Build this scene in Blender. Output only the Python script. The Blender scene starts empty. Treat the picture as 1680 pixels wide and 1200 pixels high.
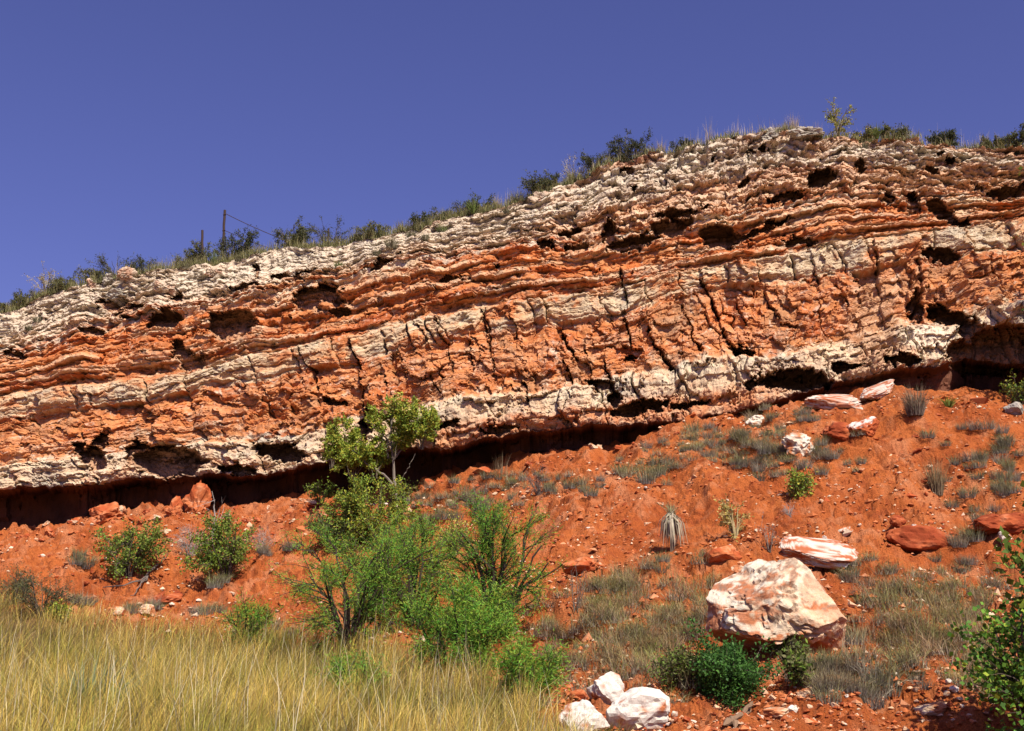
import bpy, bmesh, math, random
import numpy as np
from mathutils import Matrix, Vector

# ------------------------------------------------------------------ camera, sky, sun, exposure
SC = bpy.context.scene
COL = SC.collection
FPX = 1867.0                                   # focal length in pixels of the 1680-wide picture
PITCH = math.atan(400.0 / FPX)
EYE = np.array([0.0, 0.0, 1.6])
SUN_AZ = math.radians(25.0)                    # to the right of straight behind the camera
SUN_EL = math.radians(50.0)

cam_d = bpy.data.cameras.new('camera')
cam = bpy.data.objects.new('camera', cam_d); COL.objects.link(cam)
cam.location = EYE
cam.rotation_euler = (math.pi / 2 + PITCH, 0, 0)
cam_d.sensor_width = 36.0; cam_d.lens = FPX * 36.0 / 1680.0
cam_d.clip_start = 0.1; cam_d.clip_end = 6000.0
SC.camera = cam

world = bpy.data.worlds.new('World'); SC.world = world; world.use_nodes = True
nt = world.node_tree; nt.nodes.clear()
sky = nt.nodes.new('ShaderNodeTexSky'); sky.sky_type = 'NISHITA'; sky.sun_disc = False
sky.sun_elevation = SUN_EL
sky.sun_rotation = math.pi - SUN_AZ            # sun behind the camera, to the right
sky.altitude = 600.0; sky.air_density = 1.0; sky.dust_density = 3.0; sky.ozone_density = 4.0
tint = nt.nodes.new('ShaderNodeMix'); tint.data_type = 'RGBA'; tint.blend_type = 'MULTIPLY'
tint.inputs['Factor'].default_value = 1.0
tint.inputs['B'].default_value = (1.12, 0.87, 1.46, 1)
bg = nt.nodes.new('ShaderNodeBackground'); bg.inputs['Strength'].default_value = 0.053
wo = nt.nodes.new('ShaderNodeOutputWorld')
nt.links.new(sky.outputs['Color'], tint.inputs['A'])
nt.links.new(tint.outputs['Result'], bg.inputs['Color'])
nt.links.new(bg.outputs['Background'], wo.inputs['Surface'])

sun_d = bpy.data.lights.new('sun', 'SUN'); sun_d.energy = 5.0; sun_d.angle = math.radians(0.53)
sun_d.color = (1.0, 0.93, 0.82)
sun = bpy.data.objects.new('sun', sun_d); COL.objects.link(sun)
sdir = Vector((math.sin(SUN_AZ) * math.cos(SUN_EL), -math.cos(SUN_AZ) * math.cos(SUN_EL), math.sin(SUN_EL)))
sun.rotation_euler = sdir.to_track_quat('Z', 'Y').to_euler()
sun.location = (20, -30, 40)

vs = SC.view_settings
vs.view_transform = 'Standard'; vs.look = 'None'; vs.gamma = 1.0; vs.use_curve_mapping = False
vs.exposure = 0.6
SC.cycles.diffuse_bounces = 1

# ------------------------------------------------------------------ picture <-> place
CP, SP = math.cos(PITCH), math.sin(PITCH)
def at(px, py, Y):
    """the point at world depth Y whose direction from the eye is that of pixel (px, py)"""
    px = np.asarray(px, float); py = np.asarray(py, float); Y = np.asarray(Y, float)
    xc = (px - 840) / FPX; yc = (600 - py) / FPX
    dx = xc; dy = CP - yc * SP; dz = SP + yc * CP
    k = Y / dy
    return np.stack(np.broadcast_arrays(dx * k, Y, 1.6 + dz * k), -1)
def proj(P):
    P = np.asarray(P, float); d = P - EYE
    f = d[..., 1] * CP + d[..., 2] * SP; u = -d[..., 1] * SP + d[..., 2] * CP
    return 840 + FPX * d[..., 0] / f, 600 - FPX * u / f
def wall_y(px):
    return 1.0 / (1 / 38.0 + (1 / 29.0 - 1 / 38.0) * np.asarray(px, float) / 1680.0)

# ------------------------------------------------------------------ noise (numpy)
def _h(ix, iy, seed):
    n = (ix.astype(np.int64) * 374761393 + iy.astype(np.int64) * 668265263 + seed * 974634777) & 0xffffffff
    n = ((n ^ (n >> 13)) * 1274126177) & 0xffffffff
    n = (n ^ (n >> 16)) & 0xffffffff
    return n
_GA = np.linspace(0, 2 * np.pi, 64, endpoint=False)
_GX, _GY = np.cos(_GA), np.sin(_GA)
def noise2(x, y, seed=0):
    ix = np.floor(x); iy = np.floor(y); fx = x - ix; fy = y - iy
    ix = ix.astype(np.int64); iy = iy.astype(np.int64)
    ux = fx * fx * fx * (fx * (fx * 6 - 15) + 10); uy = fy * fy * fy * (fy * (fy * 6 - 15) + 10)
    def g(ox, oy):
        k = _h(ix + ox, iy + oy, seed) & 63
        return _GX[k] * (fx - ox) + _GY[k] * (fy - oy)
    a = g(0, 0); b = g(1, 0); c = g(0, 1); d = g(1, 1)
    return ((a + (b - a) * ux) * (1 - uy) + (c + (d - c) * ux) * uy) * 1.45
def fbm(x, y, octv=4, seed=0, gain=0.5, lac=2.03):
    s = 0; a = 1.0; t = 0
    for o in range(octv):
        s = s + a * noise2(x, y, seed + o * 17); t += a
        a *= gain; x = x * lac + 11.3; y = y * lac + 5.7
    return s / t
def ridged(x, y, octv=3, seed=0):
    s = 0; a = 1.0; t = 0
    for o in range(octv):
        s = s + a * (1 - np.abs(noise2(x, y, seed + o * 13))); t += a
        a *= 0.5; x = x * 2.1 + 3.1; y = y * 2.1 + 7.7
    return s / t
def cells(x, y, seed=0, jit=0.9):
    ix = np.floor(x).astype(np.int64); iy = np.floor(y).astype(np.int64)
    F1 = np.full(x.shape, 9.0); F2 = np.full(x.shape, 9.0); R = np.zeros(x.shape); R2 = np.zeros(x.shape)
    DX = np.zeros(x.shape); DY = np.zeros(x.shape)
    for ox in (-1, 0, 1):
        for oy in (-1, 0, 1):
            h = _h(ix + ox, iy + oy, seed)
            cx = ix + ox + 0.5 + ((h & 1023) / 1023.0 - 0.5) * jit
            cy = iy + oy + 0.5 + (((h >> 10) & 1023) / 1023.0 - 0.5) * jit
            ddx = x - cx; ddy = y - cy
            d = np.sqrt(ddx * ddx + ddy * ddy)
            m = d < F1
            F2 = np.where(m, F1, np.minimum(F2, d))
            F1 = np.where(m, d, F1)
            R = np.where(m, ((h >> 20) & 1023) / 1023.0, R); R2 = np.where(m, ((h >> 5) & 1023) / 1023.0, R2)
            DX = np.where(m, ddx, DX); DY = np.where(m, ddy, DY)
    return F1, F2, R, R2, DX, DY
def noise3(P, seed=0):
    x, y, z = P[:, 0], P[:, 1], P[:, 2]
    ix = np.floor(x); iy = np.floor(y); iz = np.floor(z)
    fx, fy, fz = x - ix, y - iy, z - iz
    ix, iy, iz = ix.astype(np.int64), iy.astype(np.int64), iz.astype(np.int64)
    ux, uy, uz = (f * f * (3 - 2 * f) for f in (fx, fy, fz))
    r = 0
    for ox in (0, 1):
        for oy in (0, 1):
            for oz in (0, 1):
                v = (_h(ix + ox + (iz + oz) * 57, iy + oy + (iz + oz) * 131, seed) & 0xffff) / 32767.5 - 1
                r = r + v * (ux if ox else 1 - ux) * (uy if oy else 1 - uy) * (uz if oz else 1 - uz)
    return r
def fbm3(P, octv=4, seed=0):
    s = 0; a = 1.0; t = 0; P = P.copy()
    for o in range(octv):
        s = s + a * noise3(P, seed + o * 7); t += a; a *= 0.5; P = P * 2.07 + 3.3
    return s / t
def sstep(a, b, x):
    t = np.clip((x - a) / (b - a), 0, 1); return t * t * (3 - 2 * t)
def mix(a, b, f):
    f = np.asarray(f)[..., None]; return np.asarray(a) * (1 - f) + np.asarray(b) * f
def pl(points):
    xs = [p[0] for p in points]; ys = [p[1] for p in points]
    return lambda x: np.interp(x, xs, ys)

# ------------------------------------------------------------------ materials
def new_mat(name):
    m = bpy.data.materials.new(name); m.use_nodes = True
    n = m.node_tree.nodes; b = n['Principled BSDF']
    return m, m.node_tree, n, b
def rock_material(name, bump=0.6, scale=9.0, dist=0.04, fleck=0.25):
    m, t, n, b = new_mat(name); L = t.links
    tc = n.new('ShaderNodeTexCoord')
    at_ = n.new('ShaderNodeAttribute'); at_.attribute_name = 'Col'
    n1 = n.new('ShaderNodeTexNoise'); n1.inputs['Scale'].default_value = scale; n1.inputs['Detail'].default_value = 10
    n1.inputs['Roughness'].default_value = 0.7
    n2 = n.new('ShaderNodeTexNoise'); n2.inputs['Scale'].default_value = scale * 4.5; n2.inputs['Detail'].default_value = 6
    n2.inputs['Roughness'].default_value = 0.75
    L.new(tc.outputs['Object'], n1.inputs['Vector']); L.new(tc.outputs['Object'], n2.inputs['Vector'])
    mr = n.new('ShaderNodeMapRange'); mr.inputs['From Min'].default_value = 0.3; mr.inputs['From Max'].default_value = 0.7
    mr.inputs['To Min'].default_value = 1 - fleck * 1.3; mr.inputs['To Max'].default_value = 1 + fleck
    L.new(n2.outputs['Fac'], mr.inputs['Value'])
    mu = n.new('ShaderNodeVectorMath'); mu.operation = 'SCALE'
    L.new(at_.outputs['Color'], mu.inputs[0]); L.new(mr.outputs['Result'], mu.inputs['Scale'])
    L.new(mu.outputs['Vector'], b.inputs['Base Color'])
    ad = n.new('ShaderNodeMath'); ad.operation = 'MULTIPLY_ADD'; ad.inputs[1].default_value = 0.35
    L.new(n2.outputs['Fac'], ad.inputs[0]); L.new(n1.outputs['Fac'], ad.inputs[2])
    bp = n.new('ShaderNodeBump'); bp.inputs['Strength'].default_value = bump; bp.inputs['Distance'].default_value = dist
    L.new(ad.outputs['Value'], bp.inputs['Height']); L.new(bp.outputs['Normal'], b.inputs['Normal'])
    b.inputs['Roughness'].default_value = 0.95; b.inputs['Specular IOR Level'].default_value = 0.12
    return m
def leaf_material(name, trans=0.3, rough=0.6):
    m, t, n, b = new_mat(name); L = t.links
    at_ = n.new('ShaderNodeAttribute'); at_.attribute_name = 'Col'
    tc = n.new('ShaderNodeTexCoord')
    n1 = n.new('ShaderNodeTexNoise'); n1.inputs['Scale'].default_value = 7.0; n1.inputs['Detail'].default_value = 3
    L.new(tc.outputs['Object'], n1.inputs['Vector'])
    mr = n.new('ShaderNodeMapRange'); mr.inputs['From Min'].default_value = 0.3; mr.inputs['From Max'].default_value = 0.7
    mr.inputs['To Min'].default_value = 0.8; mr.inputs['To Max'].default_value = 1.2
    L.new(n1.outputs['Fac'], mr.inputs['Value'])
    mu = n.new('ShaderNodeVectorMath'); mu.operation = 'SCALE'
    L.new(at_.outputs['Color'], mu.inputs[0]); L.new(mr.outputs['Result'], mu.inputs['Scale'])
    L.new(mu.outputs['Vector'], b.inputs['Base Color'])
    b.inputs['Roughness'].default_value = rough; b.inputs['Specular IOR Level'].default_value = 0.2
    tr = n.new('ShaderNodeBsdfTranslucent'); L.new(mu.outputs['Vector'], tr.inputs['Color'])
    mx = n.new('ShaderNodeMixShader'); mx.inputs['Fac'].default_value = trans
    L.new(b.outputs['BSDF'], mx.inputs[1]); L.new(tr.outputs['BSDF'], mx.inputs[2])
    L.new(mx.outputs['Shader'], n['Material Output'].inputs['Surface'])
    return m
M_CLIFF = rock_material('cliff_rock', 0.7, 8.0, 0.05, 0.28)
M_SOIL = rock_material('red_soil', 1.0, 9.0, 0.09, 0.42)
M_STONE = rock_material('loose_stone', 0.5, 11.0, 0.03, 0.2)
M_BARK = rock_material('bark', 0.6, 40.0, 0.01, 0.25)
M_LEAF = leaf_material('leaf', 0.28)
M_GRASS = leaf_material('dry_grass', 0.3, 0.7)
def metal_material():
    m, t, n, b = new_mat('rusty_iron'); L = t.links
    n1 = n.new('ShaderNodeTexNoise'); n1.inputs['Scale'].default_value = 14; n1.inputs['Detail'].default_value = 6
    cr = n.new('ShaderNodeValToRGB'); L.new(n1.outputs['Fac'], cr.inputs['Fac'])
    cr.color_ramp.elements[0].color = (0.02, 0.012, 0.010, 1); cr.color_ramp.elements[1].color = (0.06, 0.028, 0.018, 1)
    L.new(cr.outputs['Color'], b.inputs['Base Color']); b.inputs['Roughness'].default_value = 0.85; b.inputs['Metallic'].default_value = 0.1
    return m
M_IRON = metal_material()

# ------------------------------------------------------------------ mesh builders
def mesh_data(name, V, F, col=None, smooth=False, mat=None):
    V = np.asarray(V, np.float32)
    Fs = F if isinstance(F, (list, tuple)) else [F]
    Fs = [np.asarray(f, np.int32) for f in Fs if len(f)]
    me = bpy.data.meshes.new(name)
    me.vertices.add(len(V)); me.vertices.foreach_set('co', V.ravel())
    nl = sum(f.size for f in Fs); nf = sum(len(f) for f in Fs)
    me.loops.add(nl); me.polygons.add(nf)
    me.loops.foreach_set('vertex_index', np.concatenate([f.ravel() for f in Fs]))
    tot = np.concatenate([np.full(len(f), f.shape[1], np.int32) for f in Fs])
    st = np.concatenate([[0], np.cumsum(tot)[:-1]]).astype(np.int32)
    me.polygons.foreach_set('loop_start', st)
    me.polygons.foreach_set('use_smooth', np.full(nf, smooth, dtype=bool))
    me.update(calc_edges=True)
    if col is not None:
        a = me.color_attributes.new('Col', 'FLOAT_COLOR', 'POINT')
        c = np.ones((len(V), 4), np.float32); c[:, :3] = np.clip(col, 0.001, 1); a.data.foreach_set('color', c.ravel())
    if mat: me.materials.append(mat)
    return me
def mk(name, V, F, mat, col=None, parent=None, smooth=False, loc=None):
    o = bpy.data.objects.new(name, mesh_data(name, V, F, col, smooth, mat)); COL.objects.link(o)
    if parent is not None: o.parent = parent
    if loc is not None: o.location = loc
    return o
def tag(o, label=None, cat=None, group=None, kind=None):
    if label: o['label'] = label
    if cat: o['category'] = cat
    if group: o['group'] = group
    if kind: o['kind'] = kind
    return o
def thing(name, label, cat, loc=(0, 0, 0), group=None, rz=0.0):
    o = bpy.data.objects.new(name, None); COL.objects.link(o); o.empty_display_size = 0.2
    o.location = loc; o.rotation_euler = (0, 0, rz)
    return tag(o, label, cat, group)
def grid_faces(nr, nc):
    i = np.arange(nr - 1)[:, None] * nc + np.arange(nc - 1)[None, :]
    i = i.ravel()
    return np.stack([i, i + nc, i + nc + 1, i + 1], -1)
def sub_mesh(V, Fq, C):
    u, inv = np.unique(Fq, return_inverse=True)
    return V[u], inv.reshape(Fq.shape), C[u]

# ------------------------------------------------------------------ layout read off the photograph
rim = pl([(-1000, 760), (-120, 545), (0, 512), (60, 490), (150, 462), (200, 452), (330, 432), (400, 418), (470, 407), (560, 400), (680, 376),
          (780, 350), (860, 326), (960, 290), (1010, 266), (1100, 248), (1180, 232), (1250, 219), (1280, 216), (1400, 222), (1480, 229), (1600, 239), (1680, 247), (2000, 262), (2700, 250)])
cap_b = pl([(-1000, 800), (-120, 605), (0, 585), (80, 560), (130, 538), (250, 515), (330, 503), (420, 480), (550, 458), (650, 428), (750, 415), (850, 398), (950, 392),
            (1000, 385), (1100, 365), (1200, 350), (1300, 328), (1450, 318), (1680, 322), (2700, 320)])
p1_t = pl([(-1000, 855), (0, 652), (60, 640), (150, 628), (250, 618), (300, 612), (420, 582), (500, 565), (580, 548), (680, 525), (790, 500), (900, 485), (1000, 478), (1100, 448),
           (1200, 430), (1320, 410), (1450, 390), (1560, 372), (1680, 357), (2700, 330)])
p1_b = pl([(-1000, 870), (0, 686), (60, 676), (150, 663), (250, 655), (300, 641), (350, 631), (430, 622), (500, 603), (580, 591), (640, 576), (720, 560), (800, 541), (900, 522), (1010, 519),
           (1050, 502), (1100, 481), (1200, 460), (1330, 456), (1420, 440), (1500, 421), (1600, 411), (1680, 406), (2700, 370)])
p2_t = pl([(-1000, 910), (0, 765), (60, 758), (120, 752), (200, 738), (330, 724), (420, 720), (480, 712), (560, 694), (700, 664), (760, 646), (880, 641), (960, 631), (1010, 616), (1100, 600),
           (1170, 581), (1250, 584), (1350, 570), (1400, 560), (1480, 532), (1560, 530), (1600, 506), (1680, 492), (2700, 440)])
lip = pl([(-1000, 940), (0, 806), (60, 800), (130, 798), (200, 790), (260, 781), (340, 780), (400, 781), (480, 771), (540, 756), (600, 746), (680, 738), (760, 731), (860, 706), (960, 700),
          (1030, 696), (1130, 690), (1200, 676), (1260, 664), (1340, 637), (1440, 612), (1530, 602), (1580, 592), (1640, 592), (1680, 596), (2700, 570)])
foot = pl([(-1000, 990), (-120, 900), (0, 880), (20, 886), (50, 870), (110, 850), (140, 824), (200, 830), (240, 828), (290, 802), (318, 792), (340, 822), (400, 845), (440, 830), (480, 806), (540, 808),
           (600, 790), (680, 784), (720, 775), (800, 765), (850, 740), (900, 726), (1000, 715), (1030, 724), (1060, 706), (1130, 697), (1200, 678), (1250, 660), (1340, 634), (1440, 608), (1500, 600), (1545, 602), (1570, 618), (1600, 632), (1680, 652), (2000, 680), (2700, 700)])

# ------------------------------------------------------------------ ground
def rbf_fit(P, z):
    n = len(P)
    r = np.sqrt(((P[:, None] - P[None]) ** 2).sum(-1)) + 1e-9
    A = np.zeros((n + 3, n + 3)); A[:n, :n] = r * r * np.log(r) + np.eye(n) * 0.4
    A[:n, n] = 1; A[:n, n + 1:] = P; A[n, :n] = 1; A[n + 1:, :n] = P.T
    return np.linalg.solve(A, np.concatenate([z, np.zeros(3)]))
ctrl = []
for px, py, Y in [(0, 1200, 12), (420, 1200, 12), (840, 1200, 12), (1260, 1200, 12.5), (1680, 1200, 12.5), (-300, 1200, 12), (2000, 1200, 12.5),
                  (-300, 1000, 29), (0, 1030, 26), (300, 1062, 23.5), (600, 1100, 19.5), (800, 1140, 16), (150, 960, 31), (350, 960, 30), (500, 1010, 26.5), (600, 910, 30.5),
                  (720, 900, 29), (850, 1030, 20.5), (900, 820, 30), (1000, 960, 20.8), (1100, 890, 23.3), (1040, 1080, 16.2), (1280, 1082, 16.2), (1200, 960, 20.3), (1320, 800, 24.8),
                  (1500, 680, 28.5), (1520, 890, 21.5), (1500, 1080, 16), (1680, 780, 25), (1680, 1000, 18.5), (2000, 900, 21), (2000, 1050, 16), (1100, 760, 28.5), (760, 1000, 22)]:
    ctrl.append(at(px, py, Y))
for px in list(range(-300, 2001, 100)):
    p = at(px, foot(px), wall_y(px) - 0.15); ctrl.append(p)
    q = p.copy(); q[1] += 4.0; q[2] += 0.2; ctrl.append(q)
for X in (-40, -20, 0, 20, 40):
    for Y, z in ((4, 0.0), (-4, 0.0)):
        ctrl.append(np.array([X, Y, z]))
ctrl = np.array(ctrl)
_W = rbf_fit(ctrl[:, :2] * 0.1, ctrl[:, 2])
def base_z(X, Y):
    X = np.clip(np.asarray(X, float), -38, 34); Y = np.clip(np.asarray(Y, float), -4, 48)
    sh = X.shape; Q = np.stack([X.ravel(), Y.ravel()], -1) * 0.1
    out = np.empty(len(Q)); n = len(ctrl); PC = ctrl[:, :2] * 0.1
    for a in range(0, len(Q), 40000):
        q = Q[a:a + 40000]
        d2 = (q[:, None, 0] - PC[None, :, 0]) ** 2 + (q[:, None, 1] - PC[None, :, 1]) ** 2 + 1e-12
        out[a:a + 40000] = (d2 * 0.5 * np.log(d2)) @ _W[:n] + _W[n] + q @ _W[n + 1:]
    return out.reshape(sh)
meadow_edge = pl([(-600, 985), (-200, 988), (0, 994), (80, 1018), (250, 1044), (450, 1060), (620, 1085), (700, 1115), (820, 1155), (900, 1192), (960, 1250), (1300, 1400), (2400, 1500)])
def soil_mask(X, Y, z):
    """1 on the bare red slope, 0 in the meadow"""
    px, py = proj(np.stack([X, Y, z], -1))
    e = meadow_edge(px)
    m = sstep(20, -25, py - e)
    return np.where(np.asarray(Y) < 3, 0.0, m)
def ground_z(X, Y, full=False):
    X = np.asarray(X, float); Y = np.asarray(Y, float)
    b = base_z(X, Y); m = soil_mask(X, Y, b)
    near = sstep(120, 60, np.abs(X)) * sstep(90, 60, np.abs(Y))
    m = m * near
    wx = X + 0.5 * fbm(X * .7, Y * .7, 2, 5); wy = Y + 0.5 * fbm(X * .7, Y * .7, 2, 9)
    big = fbm(X * .28, Y * .28, 3, 21) * 0.32
    gul = (ridged(wx * .55 + b * .1, wy * .18, 3, 31) - .72) * 0.75          # shallow runnels down the slope
    F1, F2, R, R2, DX, DY = cells(wx * 1.7, wy * 1.3, 41)
    msk = sstep(-.05, .3, fbm(X * .35, Y * .35, 3, 55))
    bank = sstep(26, 29, Y) * sstep(4, -2, X)
    msk = np.clip(msk + .25 * bank, 0, 1.1)
    clod = ((R - .5) * 0.13 + (DX * (R2 - .5) + DY * ((R * 7.1) % 1 - .5)) * .22) * msk - 0.06 * sstep(.08, .0, F2 - F1) * msk
    F1b, F2b, Rb, _, _, _ = cells(wx * 4.5, wy * 3.6, 43)
    clod2 = ((Rb - .5) * 0.09 - 0.02 * sstep(.12, 0, F2b - F1b)) * (0.25 + 0.75 * msk)
    q = b / 0.42 + fbm(X * .5, Y * .5, 3, 61) * 1.3
    fr = q - np.floor(q)
    ter = (sstep(.72, .96, fr) - fr) * 0.42 * sstep(-.05, .25, fbm(X * .22 + 9, Y * .22, 3, 71)) * 0.9
    q3 = b / 0.2 + fbm(X * .9, Y * .9, 3, 63) * 1.6; f3 = q3 - np.floor(q3)
    ter = ter + (sstep(.75, .95, f3) - f3) * 0.2 * np.clip(bank + .5 * sstep(.0, .3, fbm(X * .3 + 3, Y * .3, 3, 73)), 0, 1) * .9
    fine = fbm(X * 3.1, Y * 3.1, 5, 81, .62) * 0.15
    z = b + m * (big + gul + clod + clod2 + ter + fine) + (1 - m) * near * fbm(X * .8, Y * .8, 3, 91) * 0.05
    if full: return z, m, msk, clod + clod2
    return z
def gpx(px, py, y0=6.0, y1=46.0):
    """the ground point seen at a pixel"""
    y1 = min(y1, float(wall_y(px)) - 0.45)                  # never inside the undercut
    Y = np.arange(y0, y1, 0.04); P = at(px, py, Y)
    g = ground_z(P[:, 0], P[:, 1]); k = np.argmax(P[:, 2] <= g) if (P[:, 2] <= g).any() else len(Y) - 1
    return np.array([P[k, 0], P[k, 1], g[k]])

# ------------------------------------------------------------------ ground sheet
def build_ground():
    tn = np.concatenate([-np.geomspace(400, 0.62, 26), np.linspace(-0.55, 0.55, 580), np.geomspace(0.62, 400, 26)])
    ys = np.concatenate([-np.geomspace(2400, 3, 14), [0, 3, 5, 6.5], np.concatenate([np.geomspace(7.5, 24, 230), np.linspace(24.08, 40, 230), np.linspace(40.5, 45, 8)]), np.geomspace(47, 2500, 16)])
    sc = np.clip(ys, 6, 60)
    X = tn[None, :] * sc[:, None]; Y = np.repeat(ys[:, None], len(tn), 1)
    z, m, msk, cl = ground_z(X, Y, True)
    far = sstep(50, 400, np.hypot(X, Y))
    z = z * (1 - far) + far * 0.2
    z = np.where((Y > 47), np.minimum(z, 1.5), z)
    n1 = fbm(X * .5, Y * .5, 4, 101); n2 = fbm(X * 2.2, Y * 2.2, 4, 103); n3 = fbm(X * 6, Y * 6, 3, 105)
    c = mix((.45, .125, .032), (.36, .086, .021), sstep(-.2, .45, n1))
    c = mix(c, (.51, .20, .088), sstep(.05, .5, n2 + msk * .25) * .75)
    c = mix(c, (.24, .053, .018), sstep(.05, .45, -n3 - n2 * .4) * .65)
    c = mix(c, (.46, .22, .12), sstep(.3, .55, n3) * .5)
    c = mix((.17, .11, .05), c, m)
    V = np.stack([X, Y, z], -1).reshape(-1, 3)
    o = mk('ground', V, grid_faces(len(ys), len(tn))[:, ::-1], M_SOIL, c.reshape(-1, 3))
    tag(o, 'bare red earth slope and flat below the banded cliff', None, None, 'structure')
build_ground()

# ------------------------------------------------------------------ cliff
def unit_rows(a): return a / np.linalg.norm(a, axis=-1, keepdims=True)
def build_cliff():
    rng = np.random.default_rng(4)
    px1 = np.concatenate([np.arange(-1000, -120, 14.0), np.arange(-120, 1800, 1.44), np.arange(1800, 2700, 14.0)])
    NC = len(px1)
    n = lambda s, f, a: fbm(px1 / f, px1 * 0 + s * 3.7, 4, s) * a
    T = rim(px1) + n(1, 55, 9) + n(2, 14, 4)
    C = cap_b(px1) + n(3, 70, 16) + n(4, 12, 4); C = np.maximum(C, T + 25)
    A1 = p1_t(px1) + n(5, 50, 7) + n(6, 9, 2.5)
    B1 = p1_b(px1) + n(7, 60, 9) + n(8, 9, 3); B1 = np.maximum(B1, A1 + 8)
    A2 = p2_t(px1) + n(9, 50, 8) + n(10, 10, 3)
    LP = lip(px1) + n(11, 50, 9) + n(12, 10, 4); LP = np.maximum(LP, A2 + 12)
    FT = foot(px1)
    bnd = [T, C, A1, B1, A2, LP]
    cnt = [86, 74, 34, 82, 42]
    H = [1.9, 1.9, 0.75, 1.9, 1.0]                       # typical thickness, metres, for bedding-aligned noise
    PY, VM, TT, ST = [], [], [], []
    v0 = 0
    for k in range(5):
        t = np.linspace(0, 1, cnt[k], endpoint=False)[:, None]
        PY.append(bnd[k] + (bnd[k + 1] - bnd[k]) * t); TT.append(np.repeat(t, NC, 1)); VM.append(v0 + H[k] * np.repeat(t, NC, 1))
        ST.append(np.full((cnt[k], NC), k)); v0 += H[k]
    NU = 30
    t = np.linspace(0, 1, NU)[:, None]
    gap = FT - LP
    und = np.where(t < .4, LP + 13 * (t / .4), LP + 13 + (np.maximum(gap, 6) + 60 - 13) * np.clip((t - .4) / .6, 0, 1))
    PY.append(und); TT.append(np.repeat(t, NC, 1)); VM.append(v0 + 1.5 * np.repeat(t, NC, 1)); ST.append(np.full((NU, NC), 5))
    PY = np.concatenate(PY); VM = np.concatenate(VM); TT = np.concatenate(TT); ST = np.concatenate(ST)
    NR = len(PY); PX = np.repeat(px1[None], NR, 0)
    um = PX / 53.0; vm = VM
    j = (PX - 0.36 * (PY - 600)) / 53.0
    wy = wall_y(PX)
    # how far each bed leans back from the lip
    caph = (C - T) * wall_y(px1) / FPX
    lf = pl([(-1000, 1.1), (0, 1.0), (250, .95), (380, 1.5), (700, 1.5), (850, 1.0), (1000, .75), (1300, .55), (2700, .6)])(px1)
    lo = [2.0 + caph * lf, 2.0 + 0 * px1, 1.15 + 0 * px1, 1.05 + 0 * px1, .3 + 0 * px1, 0 * px1]
    off = np.zeros_like(PY)
    for k in range(5):
        m = ST == k
        o = lo[k] + (lo[k + 1] - lo[k]) * TT
        off = np.where(m, o, off)
    cd = np.clip(gap / 42.0, 0.14, 1) * 2.3
    cd = cd * (0.85 + 0.3 * fbm(px1 / 90, px1 * 0, 3, 77))
    off = np.where(ST == 5, cd * sstep(0, .42, TT) + .12 * TT, off)
    # ---- relief
    w1 = fbm(um * .7, vm * .9, 3, 201); w2 = fbm(um * .7 + 50, vm * .9, 3, 203)
    f_fine = fbm(um * 5, vm * 6.5, 4, 205); f_mid = fbm(um * 1.4, vm * 2.2, 4, 207); f_big = fbm(um * .33, vm * .5, 3, 209)
    def fac(c, step, tilt, groove=0., gw=.12):
        r3 = (c[2] * 7.13) % 1.0
        o = (c[2] - .5) * step + (c[4] * (c[3] - .5) + c[5] * (r3 - .5)) * tilt
        return o - groove * sstep(gw, 0, c[1] - c[0]) if groove else o
    fwx = fbm(um * 4.2, vm * 5, 3, 231) * .35; fwy = fbm(um * 4.2 + 30, vm * 5, 3, 233) * .35
    cA = cells(um * .95 + w1 * .9 + fwx * .5, vm * 2.0 + w2 * .9 + fwy * .5, 213)
    cB = cells(um * 2.0 + w1 * 1.2 + fwx, vm * 5.0 + w2 * 1.0 + fwy, 215)
    cD = cells(um * 5.2 + w1 * 2 + fwx, vm * 11 + w2 * 2 + fwy, 217)
    b1, b2 = cB[0], cB[1]
    crumb = fac(cB, .07, .16, .02, .07) + fac(cD, .032, .09, .01, .08) + f_fine * .04
    pit = sstep(.18, .5, fbm(um * 1.7, vm * 3.2, 4, 219))
    scree = pl([(-1000, .6), (60, .6), (160, .15), (330, .25), (420, .85), (720, .9), (860, .35), (980, .05), (2700, 0)])(PX) * sstep(.75, .5, TT)
    rough = 1 - .72 * scree
    qc = vm * 4.6 + w1 * 1.5 + fwx * 1.3 + .5 * cA[2]; qci = np.floor(qc); qcf = qc - qci
    layc = fbm(um * .8 + qci * 9.1, qci * 2.7 + 0 * um, 3, 225)
    cap = f_big * .38 + f_mid * .12 * rough + (fac(cA, .30, .52, .04, .04) + fac(cB, .14, .28, .03, .06)) * rough + fac(cD, .055, .14, .012, .1) * (.5 + .5 * rough) + f_fine * .08 - pit * .36 * rough + layc * .26 * rough - .13 * sstep(.65, 1, qcf) * rough
    # thin-bedded crumbly red rock
    q = vm * 3.6 + w1 * .5 + f_big * .6 + fwx * .4
    qi = np.floor(q); qf = q - qi
    lay = fbm(um * .5 + qi * 13.7, qi * 3.1 + 0 * um, 3, 221)
    cE = cells(um * .8 + w1 * .5 + qi * .37 + fwx, q * .5, 223)
    red1 = f_big * .32 + lay * .46 + fac(cE, .26, .28, .06, .04) - .20 * sstep(.68, 1, qf) * sstep(-.2, .1, lay) + f_mid * .08 + crumb - pit * .24
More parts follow.
